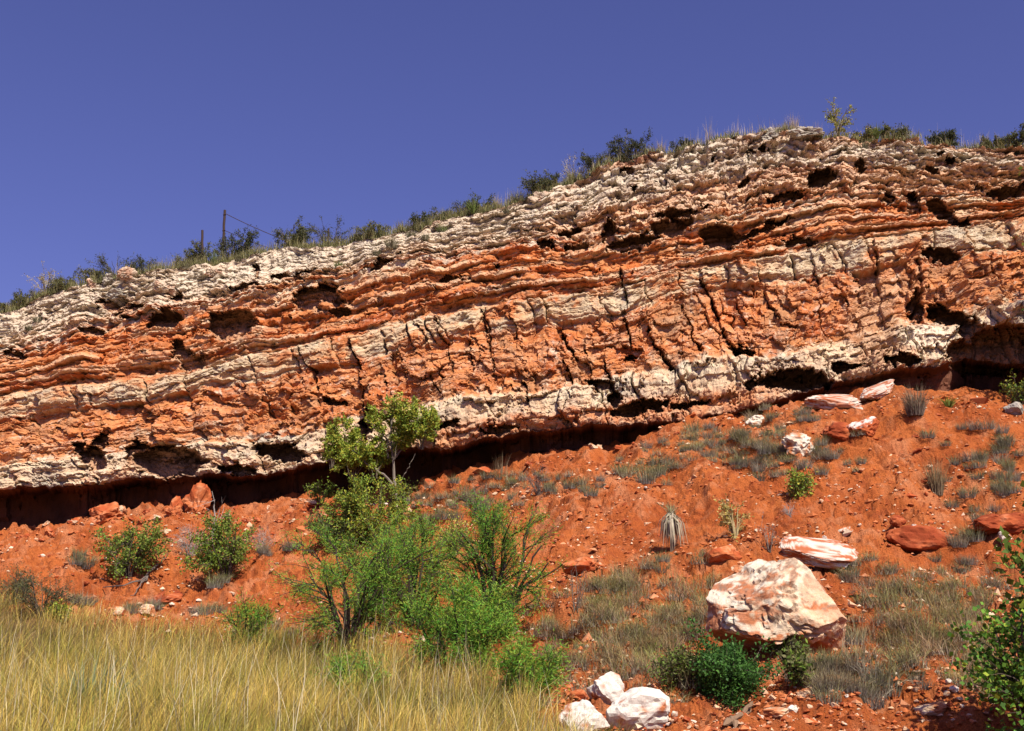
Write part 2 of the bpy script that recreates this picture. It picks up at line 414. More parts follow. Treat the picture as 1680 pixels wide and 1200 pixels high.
    # jointed beds: joints at irregular spacing, slanting down to the right
    def joints(seed, lo_, hi_, wob):
        r = np.random.default_rng(seed); js = [-4.0]
        while js[-1] < 38: js.append(js[-1] + r.uniform(lo_, hi_) * r.choice([.6, 1, 1, 1.4]))
        js = np.array(js)
        jj = j + wob * fbm(um * .6, vm * 1.6, 3, seed + 1) + .07 * fbm(um * 3, vm * 5, 3, seed + 2)
        k = np.clip(np.searchsorted(js, jj), 1, len(js) - 1)
        return k, np.minimum(jj - js[k - 1], js[k] - jj), (jj - js[k - 1]) / (js[k] - js[k - 1]), r.uniform(-1, 1, len(js) + 1), r.uniform(-1, 1, len(js) + 1)
    k1, g1, t1, o1, s1 = joints(301, .7, 1.7, .25)
    k2, g2, t2, o2, s2 = joints(311, .9, 2.4, .45)
    k3, g3, t3, o3, s3 = joints(321, 1.0, 2.3, .4)
    jn = sstep(-.05, .45, fbm(um * .5, vm * .8, 3, 331))       # joints open and close along their length
    tt = np.abs(2 * TT - 1)
    ledge1 = .24 + o1[k1] * .11 + s1[k1] * (t1 - .5) * .22 - (.34 * np.exp(-(g1 / .030) ** 2)) * (.35 + .65 * jn) - .10 * tt ** 6 + f_mid * .06 + f_big * .22 + fac(cA, .12, .24) + crumb * .65 - pit * .10
    cH = cells(j * .8 + w1 * .4 + fwx * .6, vm * 1.3 + w2 * .4 + fwy * .6, 333)
    cI = cells(j * 2.2 + w1 * .8 + fwx, vm * 2.9 + w2 * .8 + fwy, 335)
    q2 = vm * 3.0 + w2 * 1.2 + fwy * .6; q2i = np.floor(q2); q2f = q2 - q2i
    lay2 = fbm(um * .7 + q2i * 5.7, q2i * 4.1 + 0 * um, 3, 227)
    red2 = f_big * .24 + o2[k2] * .13 + s2[k2] * (t2 - .5) * .38 - .32 * np.exp(-(g2 / .026) ** 2) * (.1 + .9 * jn) + fac(cH, .20, .36, .04, .03) + fac(cI, .12, .24, .02, .04) + lay2 * .11 - .04 * sstep(.75, 1, q2f) + f_mid * .07 + fac(cD, .025, .07) + f_fine * .03
    cL = cells(um * .85 + w1 * .8 + fwx, vm * 1.7 + w2 * .9 + fwy, 337)
    ledge2 = .34 + o3[k3] * .18 - .36 * np.exp(-(g3 / .034) ** 2) * (.3 + .7 * jn) + (.10 - .30 * cL[0] ** 2) * .5 + fac(cL, .26, .36, .09, .05) - .13 * tt ** 5 + f_mid * .09 + crumb * .95 - pit * .14
    under = .1 * f_mid + .06 * f_fine + fac(cE, .2, .2)
    # thin hard and soft beds all through the wall: hard ones proud and paler
    bq = vm * 5.0 + 1.1 * fbm(0 * um, vm * 1.7, 2, 241) + .30 * w1 + fwy * .35 + f_big * .25
    bi = np.floor(bq); bf = bq - bi
    hard = fbm(um * .16 + bi * 17.3, bi * 5.13 + 0 * um, 3, 243) * 1.5 + (((bi * .61803) % 1) - .5) * .5
    thin = np.clip(hard, -.6, .7) * .26 - .07 * sstep(.7, 1, bf) * (hard > 0)
    cap = cap + thin * .8 * rough; red1 = red1 * .8 + thin * 1.0; ledge1 = ledge1 + thin * .45; red2 = red2 + thin * .36; ledge2 = ledge2 + thin * .5
    disp = np.select([ST == 0, ST == 1, ST == 2, ST == 3, ST == 4], [cap, red1, ledge1, red2, ledge2], under)
    # ease the step between beds a little and keep the lip proud
    edge = sstep(0, .10, TT)
    prev = np.select([ST == 1, ST == 2, ST == 3, ST == 4, ST == 5], [cap, red1, ledge1, red2, ledge2], cap)
    disp = prev * (1 - edge) + disp * edge
    disp = np.where((ST == 5), ledge2 * sstep(.22, 0, TT) + under * sstep(0, .22, TT), disp)
    # ---- hollows and open cracks seen in the photograph
    hol = np.zeros_like(PX)
    wpx = PX + 20 * fbm(PX / 26, PY / 20, 5, 401, .65); wpy = PY + 16 * fbm(PX / 26 + 40, PY / 20, 5, 403, .65)
    def hollow(cx, cy, rx, ry, ang, dep):
        nonlocal hol
        a = math.radians(ang); X = wpx - cx; Y = wpy - cy
        u = (X * math.cos(a) + Y * math.sin(a)) / rx; v = (-X * math.sin(a) + Y * math.cos(a)) / ry
        r = np.sqrt(u * u + v * v)
        hol = np.maximum(hol, 1.15 * dep * sstep(1.04, .84, r) * (1 - .30 * np.clip(v, -.2, 1)) * (1 + .3 * f_mid))
    for c in [(380, 533, 42, 26, -6, 1.2), (298, 578, 13, 24, -20, .7), (318, 594, 24, 10, -20, .6), (272, 524, 30, 14, -6, .9), (212, 508, 24, 9, -18, .7), (150, 545, 22, 8, 12, .5), (190, 498, 20, 10, -10, .6),
              (520, 482, 42, 16, -6, 1.0), (505, 500, 28, 12, 10, .8), (545, 488, 14, 12, 0, .7), (560, 512, 14, 7, 0, .5), (480, 452, 40, 6, -12, .5), (632, 430, 26, 6, -25, .6), (725, 462, 45, 5, -10, .5),
              (405, 470, 24, 8, -10, .6), (20, 582, 20, 8, 0, .6), (288, 485, 14, 12, 0, .6), (185, 500, 30, 9, 0, .5), (418, 442, 8, 12, 0, .5),
              (1040, 398, 46, 13, -14, 1.0), (1105, 373, 34, 15, -8, 1.0), (1182, 388, 36, 22, 8, 1.1), (1000, 385, 12, 24, 0, .9), (1110, 352, 40, 6, -6, .6), (1290, 322, 36, 7, -4, .8), (1350, 292, 28, 15, 0, 1.2),
              (1245, 378, 60, 7, -22, .7), (893, 398, 15, 9, 0, .9), (950, 406, 18, 8, -5, .6), (935, 380, 18, 8, -20, .6), (1255, 245, 10, 9, 0, .5), (1030, 280, 12, 5, 0, .5), (1560, 265, 10, 6, 0, .5), (1415, 270, 14, 5, 0, .5),
              (1545, 345, 26, 12, 30, .8), (1570, 365, 24, 8, 10, .8), (1650, 315, 30, 9, -10, .7), (1540, 418, 34, 9, 10, .8), (1310, 395, 26, 10, 0, .6), (1455, 325, 14, 8, 0, .6), (1500, 335, 14, 16, 10, .6),
              (283, 757, 60, 27, 2, 1.5), (160, 752, 27, 17, 24, 1.2), (128, 735, 14, 10, 30, .8), (165, 724, 16, 11, 0, .9), (462, 742, 42, 14, 10, 1.2), (395, 772, 34, 9, 6, .8), (230, 745, 20, 22, -30, .9),
              (602, 700, 11, 30, 14, 1.1), (625, 683, 16, 7, 0, .8), (548, 660, 20, 8, 15, .6), (735, 700, 24, 8, -10, .7), (820, 705, 34, 6, -8, .5),
              (985, 634, 26, 9, 18, .8), (1010, 655, 12, 14, 20, .9), (1060, 668, 42, 10, -5, 1.0), (1030, 678, 24, 10, 0, .9), (1135, 665, 34, 7, -12, .7), (1215, 576, 20, 8, 15, .8), (1035, 588, 12, 5, 0, .6),
              (1305, 627, 58, 17, 4, 1.5), (1240, 630, 20, 9, -20, .7), (1385, 606, 26, 8, -5, .8), (1475, 596, 28, 9, 4, .9), (1585, 590, 40, 24, 22, 1.4), (1640, 575, 60, 40, 0, 1.5), (1560, 520, 42, 16, 24, 1.3), (1505, 500, 10, 26, 0, .7),
              (1590, 545, 24, 30, -40, 1.0),]:
        hollow(*c)
    rh = np.random.default_rng(77)
    for _ in range(14):
        x = rh.uniform(830, 1700) if rh.uniform() < .62 else rh.uniform(0, 830); y0 = float(rim(x)); y1 = float(p1_t(x))
        y = y0 + (y1 - y0) * (rh.uniform(.08, .62) if x > 830 else rh.uniform(.25, .75))
        if 350 < x < 800 and y < cap_b(x) - 12: continue
        k = rh.lognormal(0, .45); hollow(x, y, 8.0 * k, 3.2 * k * rh.uniform(.7, 1.3), rh.normal() * 22 - 10, rh.uniform(.3, .6))
    def crack(pts, w, dep):
        nonlocal disp
        best = np.full(PX.shape, 1e9)
        x0 = min(p[0] for p in pts) - 30; x1 = max(p[0] for p in pts) + 30
        cs = np.where((px1 > x0) & (px1 < x1))[0]; sl = slice(cs[0], cs[-1] + 1)
        X = wpx[:, sl] * .55 + PX[:, sl] * .45; Y = wpy[:, sl]
        bd = np.full(X.shape, 1e9)
        for (ax, ay), (bx, by) in zip(pts[:-1], pts[1:]):
            L2 = (bx - ax) ** 2 + (by - ay) ** 2
            s = np.clip(((X - ax) * (bx - ax) + (Y - ay) * (by - ay)) / L2, 0, 1)
            bd = np.minimum(bd, np.hypot(X - ax - s * (bx - ax), Y - ay - s * (by - ay)))
        wl = w * .52 * (.55 + .9 * sstep(-.3, .4, fbm(PX[:, sl] / 17, PY[:, sl] / 17, 2, 405)))
        side = sstep(26, 2, bd) * np.sign(X - np.interp(Y, [p[1] for p in sorted(pts, key=lambda p: p[1])], [p[0] for p in sorted(pts, key=lambda p: p[1])]))
        brk = sstep(-.35, .05, fbm(PX[:, sl] / 26, PY[:, sl] / 20, 2, 407))
        disp[:, sl] += .10 * side * min(1, dep) - dep * .85 * brk * sstep(1.25, .35, bd / wl)
    for pts, w, dep in [([(493, 572), (515, 610), (530, 660), (545, 670)], 3.4, .6), ([(574, 562), (590, 600), (597, 650), (600, 720)], 3.8, .8), ([(436, 640), (448, 675)], 2.4, .4), ([(655, 588), (668, 620)], 2.6, .4),
                        ([(740, 582), (746, 612)], 4, .35), ([(790, 505), (800, 560), (815, 610)], 2.2, .4), ([(680, 522), (705, 560)], 2.6, .5), ([(718, 530), (735, 570)], 2.4, .4), ([(1018, 445), (1030, 500)], 3, .6),
                        ([(1024, 525), (1035, 565)], 3.2, .6), ([(1062, 538), (1082, 580), (1108, 612)], 4.5, .9), ([(1120, 500), (1140, 560), (1150, 578)], 2.6, .5), ([(1150, 458), (1175, 510), (1195, 560), (1215, 580)], 4.5, .9),
                        ([(1210, 495), (1222, 530)], 3, .6), ([(920, 552), (945, 585), (965, 595)], 3.2, .6), ([(925, 590), (940, 630)], 3, .6), ([(960, 575), (972, 625)], 3, .6), ([(992, 590), (1000, 625)], 3, .6), ([(858, 625), (866, 655)], 3, .6),
                        ([(1255, 480), (1275, 520), (1285, 535), (1320, 536)], 2.8, .6), ([(1508, 425), (1514, 480), (1502, 520)], 3.4, .7), ([(1430, 400), (1442, 450)], 3, .5), ([(345, 500), (300, 560)], 2.5, .3), ([(380, 568), (330, 585)], 2.4, .5),
                        ([(630, 620), (650, 660)], 2.2, .4), ([(770, 560), (778, 600)], 2.0, .35), ([(700, 605), (722, 650)], 2.0, .35), ([(840, 520), (850, 560)], 2, .35), ([(1330, 430), (1345, 470)], 3, .5), ([(1375, 470), (1390, 500)], 3, .5)]:
        crack(pts, w, dep)
    disp = np.clip(disp, -2.4, .9)
    P = at(PX, PY, wy + off)
    D = np.array([-.12, -.985, -.06]); D /= np.linalg.norm(D)
    P = P + D * disp[..., None]
    IN = unit_rows(np.stack([(PX - 840) / FPX * .95, np.ones_like(PX), np.maximum(.9 * (1000 - PY) / FPX, .05)], -1))      # hollows run into the wall and slightly up
    P = P + IN * hol[..., None]
    # ---- colour of the rock itself, with shade put into the undercut's
    pale_cap = np.array([.59, .495, .365]); pale = np.array([.56, .425, .265]); red = np.array([.50, .150, .042]); rust = np.array([.37, .10, .030])
    deep = np.array([.28, .055, .018]); pink = np.array([.62, .37, .21]); grey = np.array([.38, .33, .25]); white = np.array([.70, .61, .47]); brown = np.array([.34, .175, .085]); ochre = np.array([.52, .24, .095])
    cn = fbm(um * .9, vm * 1.6, 5, 501); cn2 = fbm(um * 3, vm * 6, 4, 503); cn3 = fbm(um * 9, vm * 12, 3, 505); cnl = fbm(um * .35, vm * 3.2, 4, 507); cnb = fbm(um * .22, vm * .5, 3, 519)
    vein = sstep(.925, .985, 1 - np.abs(noise2(um * 2.1 + w1 * 1.6, vm * 2.6 + w2 * 1.6, 509))) * sstep(-.1, .3, cn2)
    vein2 = sstep(.94, .99, 1 - np.abs(noise2(j * 3.1 + w2, vm * 4 + w1, 511))) * sstep(0, .4, cn3 + cn)
    fleck = sstep(.22, .5, fbm(um * 6.5, vm * 8.5, 3, 521) + cn * .25)
    Rt = sstep(.1, .9, (PX - 780) / 300)
    one = np.ones_like(PX)
    cc0 = mix(pale_cap * one[..., None], (.50, .40, .28), sstep(.0, .5, cn2))
    cc0 = mix(cc0, grey, sstep(.1, .5, cn + cn2 * .5) * .6)
    cc0 = mix(cc0, (.40, .27, .17), sstep(-.15, .4, -cn + cn2 * .4 + Rt * .1) * (.25 + .4 * Rt)); cc0 = mix(cc0, pink, sstep(-.15, .4, cn * .8 + (TT - .6) * 1.2 + Rt * .16) * (.5 + .3 * Rt))
    cc0 = mix(cc0, ochre, sstep(.10, .42, cnl + cn2 * .5 + (TT - .88) * 1.5 + Rt * .08) * .85)
    cc1 = mix(red * one[..., None], rust, sstep(-.1, .5, cnl + cn2 * .4) * .8)
    cc1 = mix(cc1, ochre, sstep(-.25, .3, -cn + cn2 * .5) * .6)
    cc1 = mix(cc1, pink, sstep(.0, .42, -cnl + cn2 * .6 + (.25 - TT) * .9 + Rt * .14) * .85)
    cc1 = mix(cc1, pale, sstep(.24, .5, -cnl + cn * .5 + Rt * .10 + fleck * .1) * .7)
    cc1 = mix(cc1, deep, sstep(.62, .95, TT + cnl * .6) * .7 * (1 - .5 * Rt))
    cc2 = mix(pale * one[..., None], (.57, .44, .285), sstep(0, .5, cn2))
    cc2 = mix(cc2, grey, sstep(.1, .5, cn + cn3 * .3) * .65)
    cc2 = mix(cc2, ochre, sstep(-.15, .35, -cn * .8 + cnb * .9 + cn2 * .5) * .7); cc2 = mix(cc2, brown, sstep(.15, .45, cn2 + cnl * .5) * .5)
    cc2 = mix(cc2, red, sstep(.12, .4, -cn * .8 + cn2 * .5 + cnb * .6) * .8)
    cc3 = mix(red * one[..., None], rust, sstep(-.15, .4, cn * .8 + cn2 * .5) * .7)
    cc3 = mix(cc3, ochre, sstep(-.2, .35, -cn * .6 - cn2 * .6) * .6)
    cc3 = mix(cc3, brown, sstep(.05, .45, fbm(um * .6 + 7, vm * .9, 4, 513) + cn2 * .4) * .8)
    cc3 = mix(cc3, deep, sstep(.25, .5, o2[k2] * .35 + cn) * .35)
    cc3 = mix(cc3, pink, sstep(.20, .5, -cn + cn2 * .6 + (TT - .86) * 1.6) * .85)
    cc3 = mix(cc3, pink, fleck * .75); cc3 = mix(cc3, pink, sstep(.1, .45, cnl + cn2 * .5) * .45)
    cc3 = mix(cc3, white, np.clip(sstep(.46, .62, fbm(um * 1.1 + 31, vm * 1.5, 4, 515) + cn3 * .15), 0, 1) * .85)
    cc4 = mix(np.array([.58, .46, .305]) * one[..., None], white, sstep(.1, .55, cn2 + cn * .4) * .45)
    cc4 = mix(cc4, grey, sstep(.02, .40, cn + cn3 * .3) * .85)
    cc4 = mix(cc4, pink, sstep(.10, .45, -cn * .8 + cn2 * .5) * .85)
    low = sstep(.50, .72, TT + cn * .25) * sstep(620, 740, PX) * sstep(1330, 1230, PX)
    cc4 = mix(cc4, mix(red, pink, sstep(-.2, .4, cn2)), low * .8)
    cc5 = mix(np.array([.15, .06, .035]) * one[..., None], (.09, .04, .028), sstep(-.2, .3, cn))  # undercut coloured extra dark to stand for the shade under the lip
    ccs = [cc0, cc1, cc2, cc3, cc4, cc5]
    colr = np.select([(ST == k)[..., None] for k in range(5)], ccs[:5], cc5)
    hp = sstep(.08, .40, hard + cn2 * .25); sp = sstep(.05, .40, -hard + cn2 * .25)
    wgt = np.select([ST == 0, ST == 1, ST == 2, ST == 3, ST == 4], [.0 * one, .62 * one, .15 * one, .24 * one, .1 * one], 0 * one)
    colr = mix(colr, mix(pink, pale, sstep(-.2, .3, cn2 + cn)), hp * wgt)
    wg2 = np.select([ST == 0, ST == 1, ST == 2, ST == 3, ST == 4], [.5 * one * (.2 + .8 * Rt), .5 * one, .40 * one, .40 * one, .24 * one], 0 * one)
    colr = mix(colr, mix(ochre, rust, sstep(-.1, .4, cn2 - cn * .5)), sp * wg2)
    wash = sstep(.12, .5, fbm(j * 2.6 + w1 * .4, vm * .7, 3, 523) + cn2 * .3)
    colr = mix(colr, ochre, wash * ((ST == 2) | (ST == 4)) * .38)
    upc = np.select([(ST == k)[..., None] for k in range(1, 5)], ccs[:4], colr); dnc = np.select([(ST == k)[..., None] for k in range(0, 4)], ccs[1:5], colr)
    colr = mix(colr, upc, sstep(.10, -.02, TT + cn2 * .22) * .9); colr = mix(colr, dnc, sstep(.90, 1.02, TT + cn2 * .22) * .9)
    tuf = sstep(60, 20, np.abs(PX - 1440 + (PY - 500) * .15 + 30 * cn)) * sstep(430, 470, PY) * sstep(640, 600, PY)
    colr = mix(colr, mix(brown, pink, sstep(-.3, .4, cn2)), tuf * .8)
    wp = sstep(1, .6, np.hypot((PX - 1520) / 55, (PY - 555) / 26) + cn * .25)
    colr = mix(colr, (.70, .56, .40), wp * .85)
    wp = sstep(1, .6, np.hypot((PX - 1370) / 45, (PY - 578) / 20) + cn * .3)
    colr = mix(colr, (.68, .52, .33), wp * .75)
    colr = mix(colr, white, np.clip(vein * .5 + vein2 * .35, 0, .75) * ((ST == 1) | (ST == 3) | (ST == 2)))
    colr = colr * (1 + .16 * cn3[..., None] + .1 * f_fine[..., None])
    colr = mix(colr, (.46, .25, .14), sstep(.15, .4, hol) * .85)         # plain earthy rock inside the hollows
    V = P.reshape(-1, 3); CC = colr.reshape(-1, 3)
    F = grid_faces(NR, NC)[:, ::-1]
    # ---- one object for each bed or joint-bounded block
    st = ST[:-1, :-1].ravel(); pxq = PX[:-1, :-1].ravel()
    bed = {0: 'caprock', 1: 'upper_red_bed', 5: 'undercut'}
    lab = st.astype(np.int64) * 1000
    for k, kk in ((2, k1), (3, k2), (4, k3)):
        lab = np.where(st == k, k * 1000 + kk[:-1, :-1].ravel(), lab)
    root = bpy.data.objects.new('cliff', None); COL.objects.link(root); tag(root, 'banded cliff of pale caprock, red beds and pale jointed ledges', None, None, 'structure')
    order = np.argsort(lab, kind='stable'); ls = lab[order]
    starts = np.concatenate([[0], np.where(np.diff(ls))[0] + 1, [len(ls)]])
    nm = {2: 'pale_ledge_block', 3: 'red_bed_block', 4: 'pale_lip_block'}
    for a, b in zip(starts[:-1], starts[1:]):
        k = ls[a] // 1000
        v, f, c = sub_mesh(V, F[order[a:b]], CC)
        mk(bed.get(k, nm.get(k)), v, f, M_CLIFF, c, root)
    # ---- top of the plateau, joined to the rim
    top = P[0]
    rows = [top]; dd = [.25, .6, 1.2, 2.2, 4, 7, 12, 22, 45, 90, 200, 500]
    for d in dd:
        r = top.copy(); r[:, 1] += d; r[:, 2] += d * .07 + .06 * fbm(top[:, 0] * .8, top[:, 1] * .8 + d * 3, 3, 601) * min(1, d) * 2
        x = top[:, 0]; k = min(1, d / 40.)
        r[:, 2] = r[:, 2] * (1 - k * .25) + np.mean(top[:, 2]) * k * .25
        rows.append(r)
    V2 = np.concatenate(rows)
    n1 = fbm(V2[:, 0] * .7, V2[:, 1] * .7, 4, 603)
    c2 = mix((.46, .38, .26), (.25, .19, .09), sstep(-.2, .3, n1))
    o = mk('plateau', V2, grid_faces(len(rows), NC), M_SOIL, c2)
    tag(o, 'dry grassy plateau top behind the cliff rim', None, None, 'structure')
    return px1, top, C, P
RIM_PX, RIM_P, CAP_C, CLIFF_P = build_cliff()
def rim_at(px, back=0.3):
    k = int(np.argmin(np.abs(RIM_PX - px))); p = RIM_P[k].copy(); p[1] += back; p[2] += back * .07
    return p

# ------------------------------------------------------------------ loose rock
_ico = {}
def ico(n):
    if n not in _ico:
        bm = bmesh.new(); bmesh.ops.create_icosphere(bm, subdivisions=n, radius=1.0)
        _ico[n] = (np.array([v.co[:] for v in bm.verts]), np.array([[v.index for v in f.verts] for f in bm.faces])); bm.free()
    return _ico[n]
ROCK_PAL = {'pale': ((.66, .58, .46), (.46, .17, .07), .28, (.50, .42, .30)), 'red': ((.36, .085, .028), (.23, .045, .016), .5, (.46, .17, .08)), 'orange': ((.46, .135, .045), (.36, .08, .026), .4, (.50, .22, .11)),
            'white': ((.66, .60, .51), (.44, .15, .06), .16, (.60, .54, .44)), 'grey': ((.30, .27, .23), (.20, .17, .13), .4, (.42, .37, .30)), 'tan': ((.54, .37, .23), (.45, .17, .07), .35, (.60, .48, .34)),
            'striped': ((.68, .60, .50), (.34, .085, .03), .48, (.5, .25, .13)), 'crust': ((.70, .65, .58), (.38, .09, .03), .3, (.7, .6, .5))}
def rock_geo(seed, sub=3, cuts=13, cut=(.48, .85), rough=.12, pal='pale', stripe=0.0, dims=(1, 1, 1), fq=1.0):
    rng = np.random.default_rng(seed); V, F = ico(sub); V = V.copy()
    for _ in range(cuts):
        n = rng.normal(size=3); n /= np.linalg.norm(n); d = rng.uniform(*cut)
        s = V @ n; V = V - np.maximum(s - d, 0)[:, None] * n * rng.uniform(.85, 1.0)
    N = V / np.maximum(np.linalg.norm(V, axis=1, keepdims=True), 1e-6)
    sh = rng.uniform(0, 50, 3)
    V = V + N * (fbm3(V * 1.6 * fq + sh, 4, seed) * rough * 1.3 + fbm3(V * 5.5 * fq + sh, 5, seed + 3) * rough * .9 - sstep(.86, .98, 1 - np.abs(fbm3(V * 2.3 + sh, 2, seed + 5))) * rough * .5)[:, None]
    V = V * np.array(dims)
    a, b, fr, c3 = ROCK_PAL[pal]
    S = V / max(dims)
    n1 = fbm3(S * np.array([2.2 + 2 * stripe, 2.2 + 2 * stripe, 2.2 + 7 * stripe]) + sh, 5, seed + 9); n2 = fbm3(S * 9 + sh, 4, seed + 11)
    c = mix(np.array(a) * np.ones((len(V), 1)), c3, sstep(-.1, .5, n2))
    c = mix(c, b, sstep(.30 - fr, .52 - fr, n1 + n2 * .22))
    c = c * (1 + .2 * n2[:, None])
    if pal == 'crust': c = mix(b * (1 + .3 * n2[:, None]), c, sstep(.45, .65, N[:, 2] + n2 * .7 + n1 * .7))
    return V, F, c
def px_size(px, P): return px / FPX * float(np.linalg.norm(np.asarray(P) - EYE))
def rock(name, label, cx, base, w, h, seed, pal, cat='rock', group=None, depth=.8, rz=0., tilt=(0, 0), sink=.15, sub=4, **kw):
    """a loose rock whose foot is seen at pixel (cx, base), w and h its size in picture pixels"""
    p = gpx(cx, base); W = px_size(w, p); H = px_size(h, p)
    V, F, c = rock_geo(seed, sub=sub, pal=pal, dims=(W / 2, W / 2 * depth, H / 2), **kw)
    R = np.array(Matrix.Rotation(rz, 3, 'Z') @ Matrix.Rotation(tilt[0], 3, 'X') @ Matrix.Rotation(tilt[1], 3, 'Y'))
    V = V @ R.T
    zt = V[:, 2].max() - V[:, 2].min()
    V[:, 2] -= V[:, 2].min() + zt * sink; V[:, 1] += W * depth * .35
    o = mk(name, V, F, M_STONE, c, loc=p); tag(o, label, cat, group); return o

# ------------------------------------------------------------------ plants: builders
class Buf:
    def __init__(s): s.v = []; s.q = []; s.t = []; s.c = []; s.n = 0
    def add(s, V, C, Q=None, T=None):
        V = np.asarray(V).reshape(-1, 3); s.v.append(V); s.c.append(np.broadcast_to(C, V.shape))
        if Q is not None and len(Q): s.q.append(np.asarray(Q) + s.n)
        if T is not None and len(T): s.t.append(np.asarray(T) + s.n)
        s.n += len(V)
    def data(s, name, mat):
        F = ([np.concatenate(s.q)] if s.q else []) + ([np.concatenate(s.t)] if s.t else [])
        return mesh_data(name, np.concatenate(s.v), F, np.concatenate(s.c), False, mat)
    def obj(s, name, mat, parent=None, loc=None):
        o = bpy.data.objects.new(name, s.data(name, mat)); COL.objects.link(o)
        if parent is not None: o.parent = parent
        if loc is not None: o.location = loc
        return o
def unit(a): return a / np.maximum(np.linalg.norm(a, axis=-1, keepdims=True), 1e-9)
def tubes(buf, P, R, col, sides=4):
    """P (S,n,3) centre lines, R (S,n) radii"""
    S, n, _ = P.shape
    t = unit(np.gradient(P, axis=1)); ref = np.where(np.abs(t[..., 2:3]) > .9, np.array([1., 0, 0]), np.array([0, 0, 1.]))
    a = unit(np.cross(t, ref)); b = np.cross(t, a)
    ang = np.arange(sides) * 2 * np.pi / sides
    V = P[:, :, None] + R[:, :, None, None] * (np.cos(ang)[:, None] * a[:, :, None] + np.sin(ang)[:, None] * b[:, :, None])
    base = (np.arange(S) * n * sides)[:, None, None] + (np.arange(n - 1) * sides)[None, :, None]
    k = np.arange(sides)[None, None]; k2 = (k + 1) % sides
    Q = np.stack([base + k, base + k2, base + sides + k2, base + sides + k], -1).reshape(-1, 4)
    C = np.repeat(np.broadcast_to(col, (S, 3)), n * sides, 0)
    buf.add(V, C, Q)
def leaf_quads(buf, P, D, L, W, col, rng, fold=0.0):
    D = unit(D); s = unit(np.cross(D, unit(rng.normal(size=P.shape) + np.array([0, 0, .6]))))
    L = L[:, None]; W = W[:, None]
    V = np.stack([P, P + D * L * .45 + s * W * .5, P + D * L, P + D * L * .45 - s * W * .5], 1)
    i = np.arange(len(P))[:, None] * 4
    buf.add(V, np.repeat(col, 4, 0), i + np.arange(4)[None])
def blades(buf, B, L, az, lean, W, cb, ct, seg=3, droop=.35, wide=None):
    N = len(B); s = np.linspace(0, 1, seg + 1)
    d = np.stack([np.cos(az), np.sin(az), 0 * az], -1); side = np.stack([-np.sin(az), np.cos(az), 0 * az], -1)
    tw = wide if wide is not None else 0
    side = unit(side + d * (tw if np.ndim(tw) == 0 else tw[:, None]))
    pts = []
    for k, q in enumerate(s):
        hor = (lean * L * (q ** 1.7))[:, None]; z = (L * q * (1 - droop * np.clip(lean, 0, 1.5) * q))[:, None]
        pts.append(B + d * hor + np.array([0, 0, 1.]) * z)
    V = []; C = []
    for k in range(seg):
        w = (W * (1 - .75 * s[k]))[:, None] * .5
        V += [pts[k] - side * w, pts[k] + side * w]; c = cb + (ct - cb) * min(1, s[k] * 1.1); C += [c, c]
    V.append(pts[-1]); C.append(ct)
    V = np.stack(V, 1); C = np.stack(C, 1); nv = 2 * seg + 1
    i = np.arange(N)[:, None] * nv
    Q = np.concatenate([i + np.array([2 * k, 2 * k + 1, 2 * k + 3, 2 * k + 2]) for k in range(seg - 1)]) if seg > 1 else None
    T = i + np.array([2 * seg - 2, 2 * seg - 1, 2 * seg])
    buf.add(V, C.reshape(-1, 3), Q, T)
GREEN = [(.12, .19, .026), (.16, .235, .035), (.085, .14, .022), (.21, .26, .042)]
MESQ = [(.09, .27, .025), (.13, .33, .032), (.065, .20, .02), (.20, .36, .035), (.26, .33, .035)]
LIME = [(.24, .32, .035), (.32, .35, .04), (.15, .23, .03), (.38, .34, .045)]
DARK = [(.055, .07, .03), (.075, .085, .035), (.04, .05, .024), (.10, .10, .045)]
OLIVE = [(.12, .125, .045), (.16, .15, .055), (.09, .095, .035)]
YELL = [(.42, .33, .09), (.50, .40, .13), (.34, .28, .07)]
GREYT = [(.26, .23, .20), (.33, .29, .25), (.20, .175, .15)]
BARK = (.10, .075, .055); DEADW = (.33, .29, .25)
def pal(rng, cols, n, var=.18):
    c = np.array(cols)[rng.integers(0, len(cols), n)]; return c * (1 + rng.uniform(-var, var, (n, 1)))
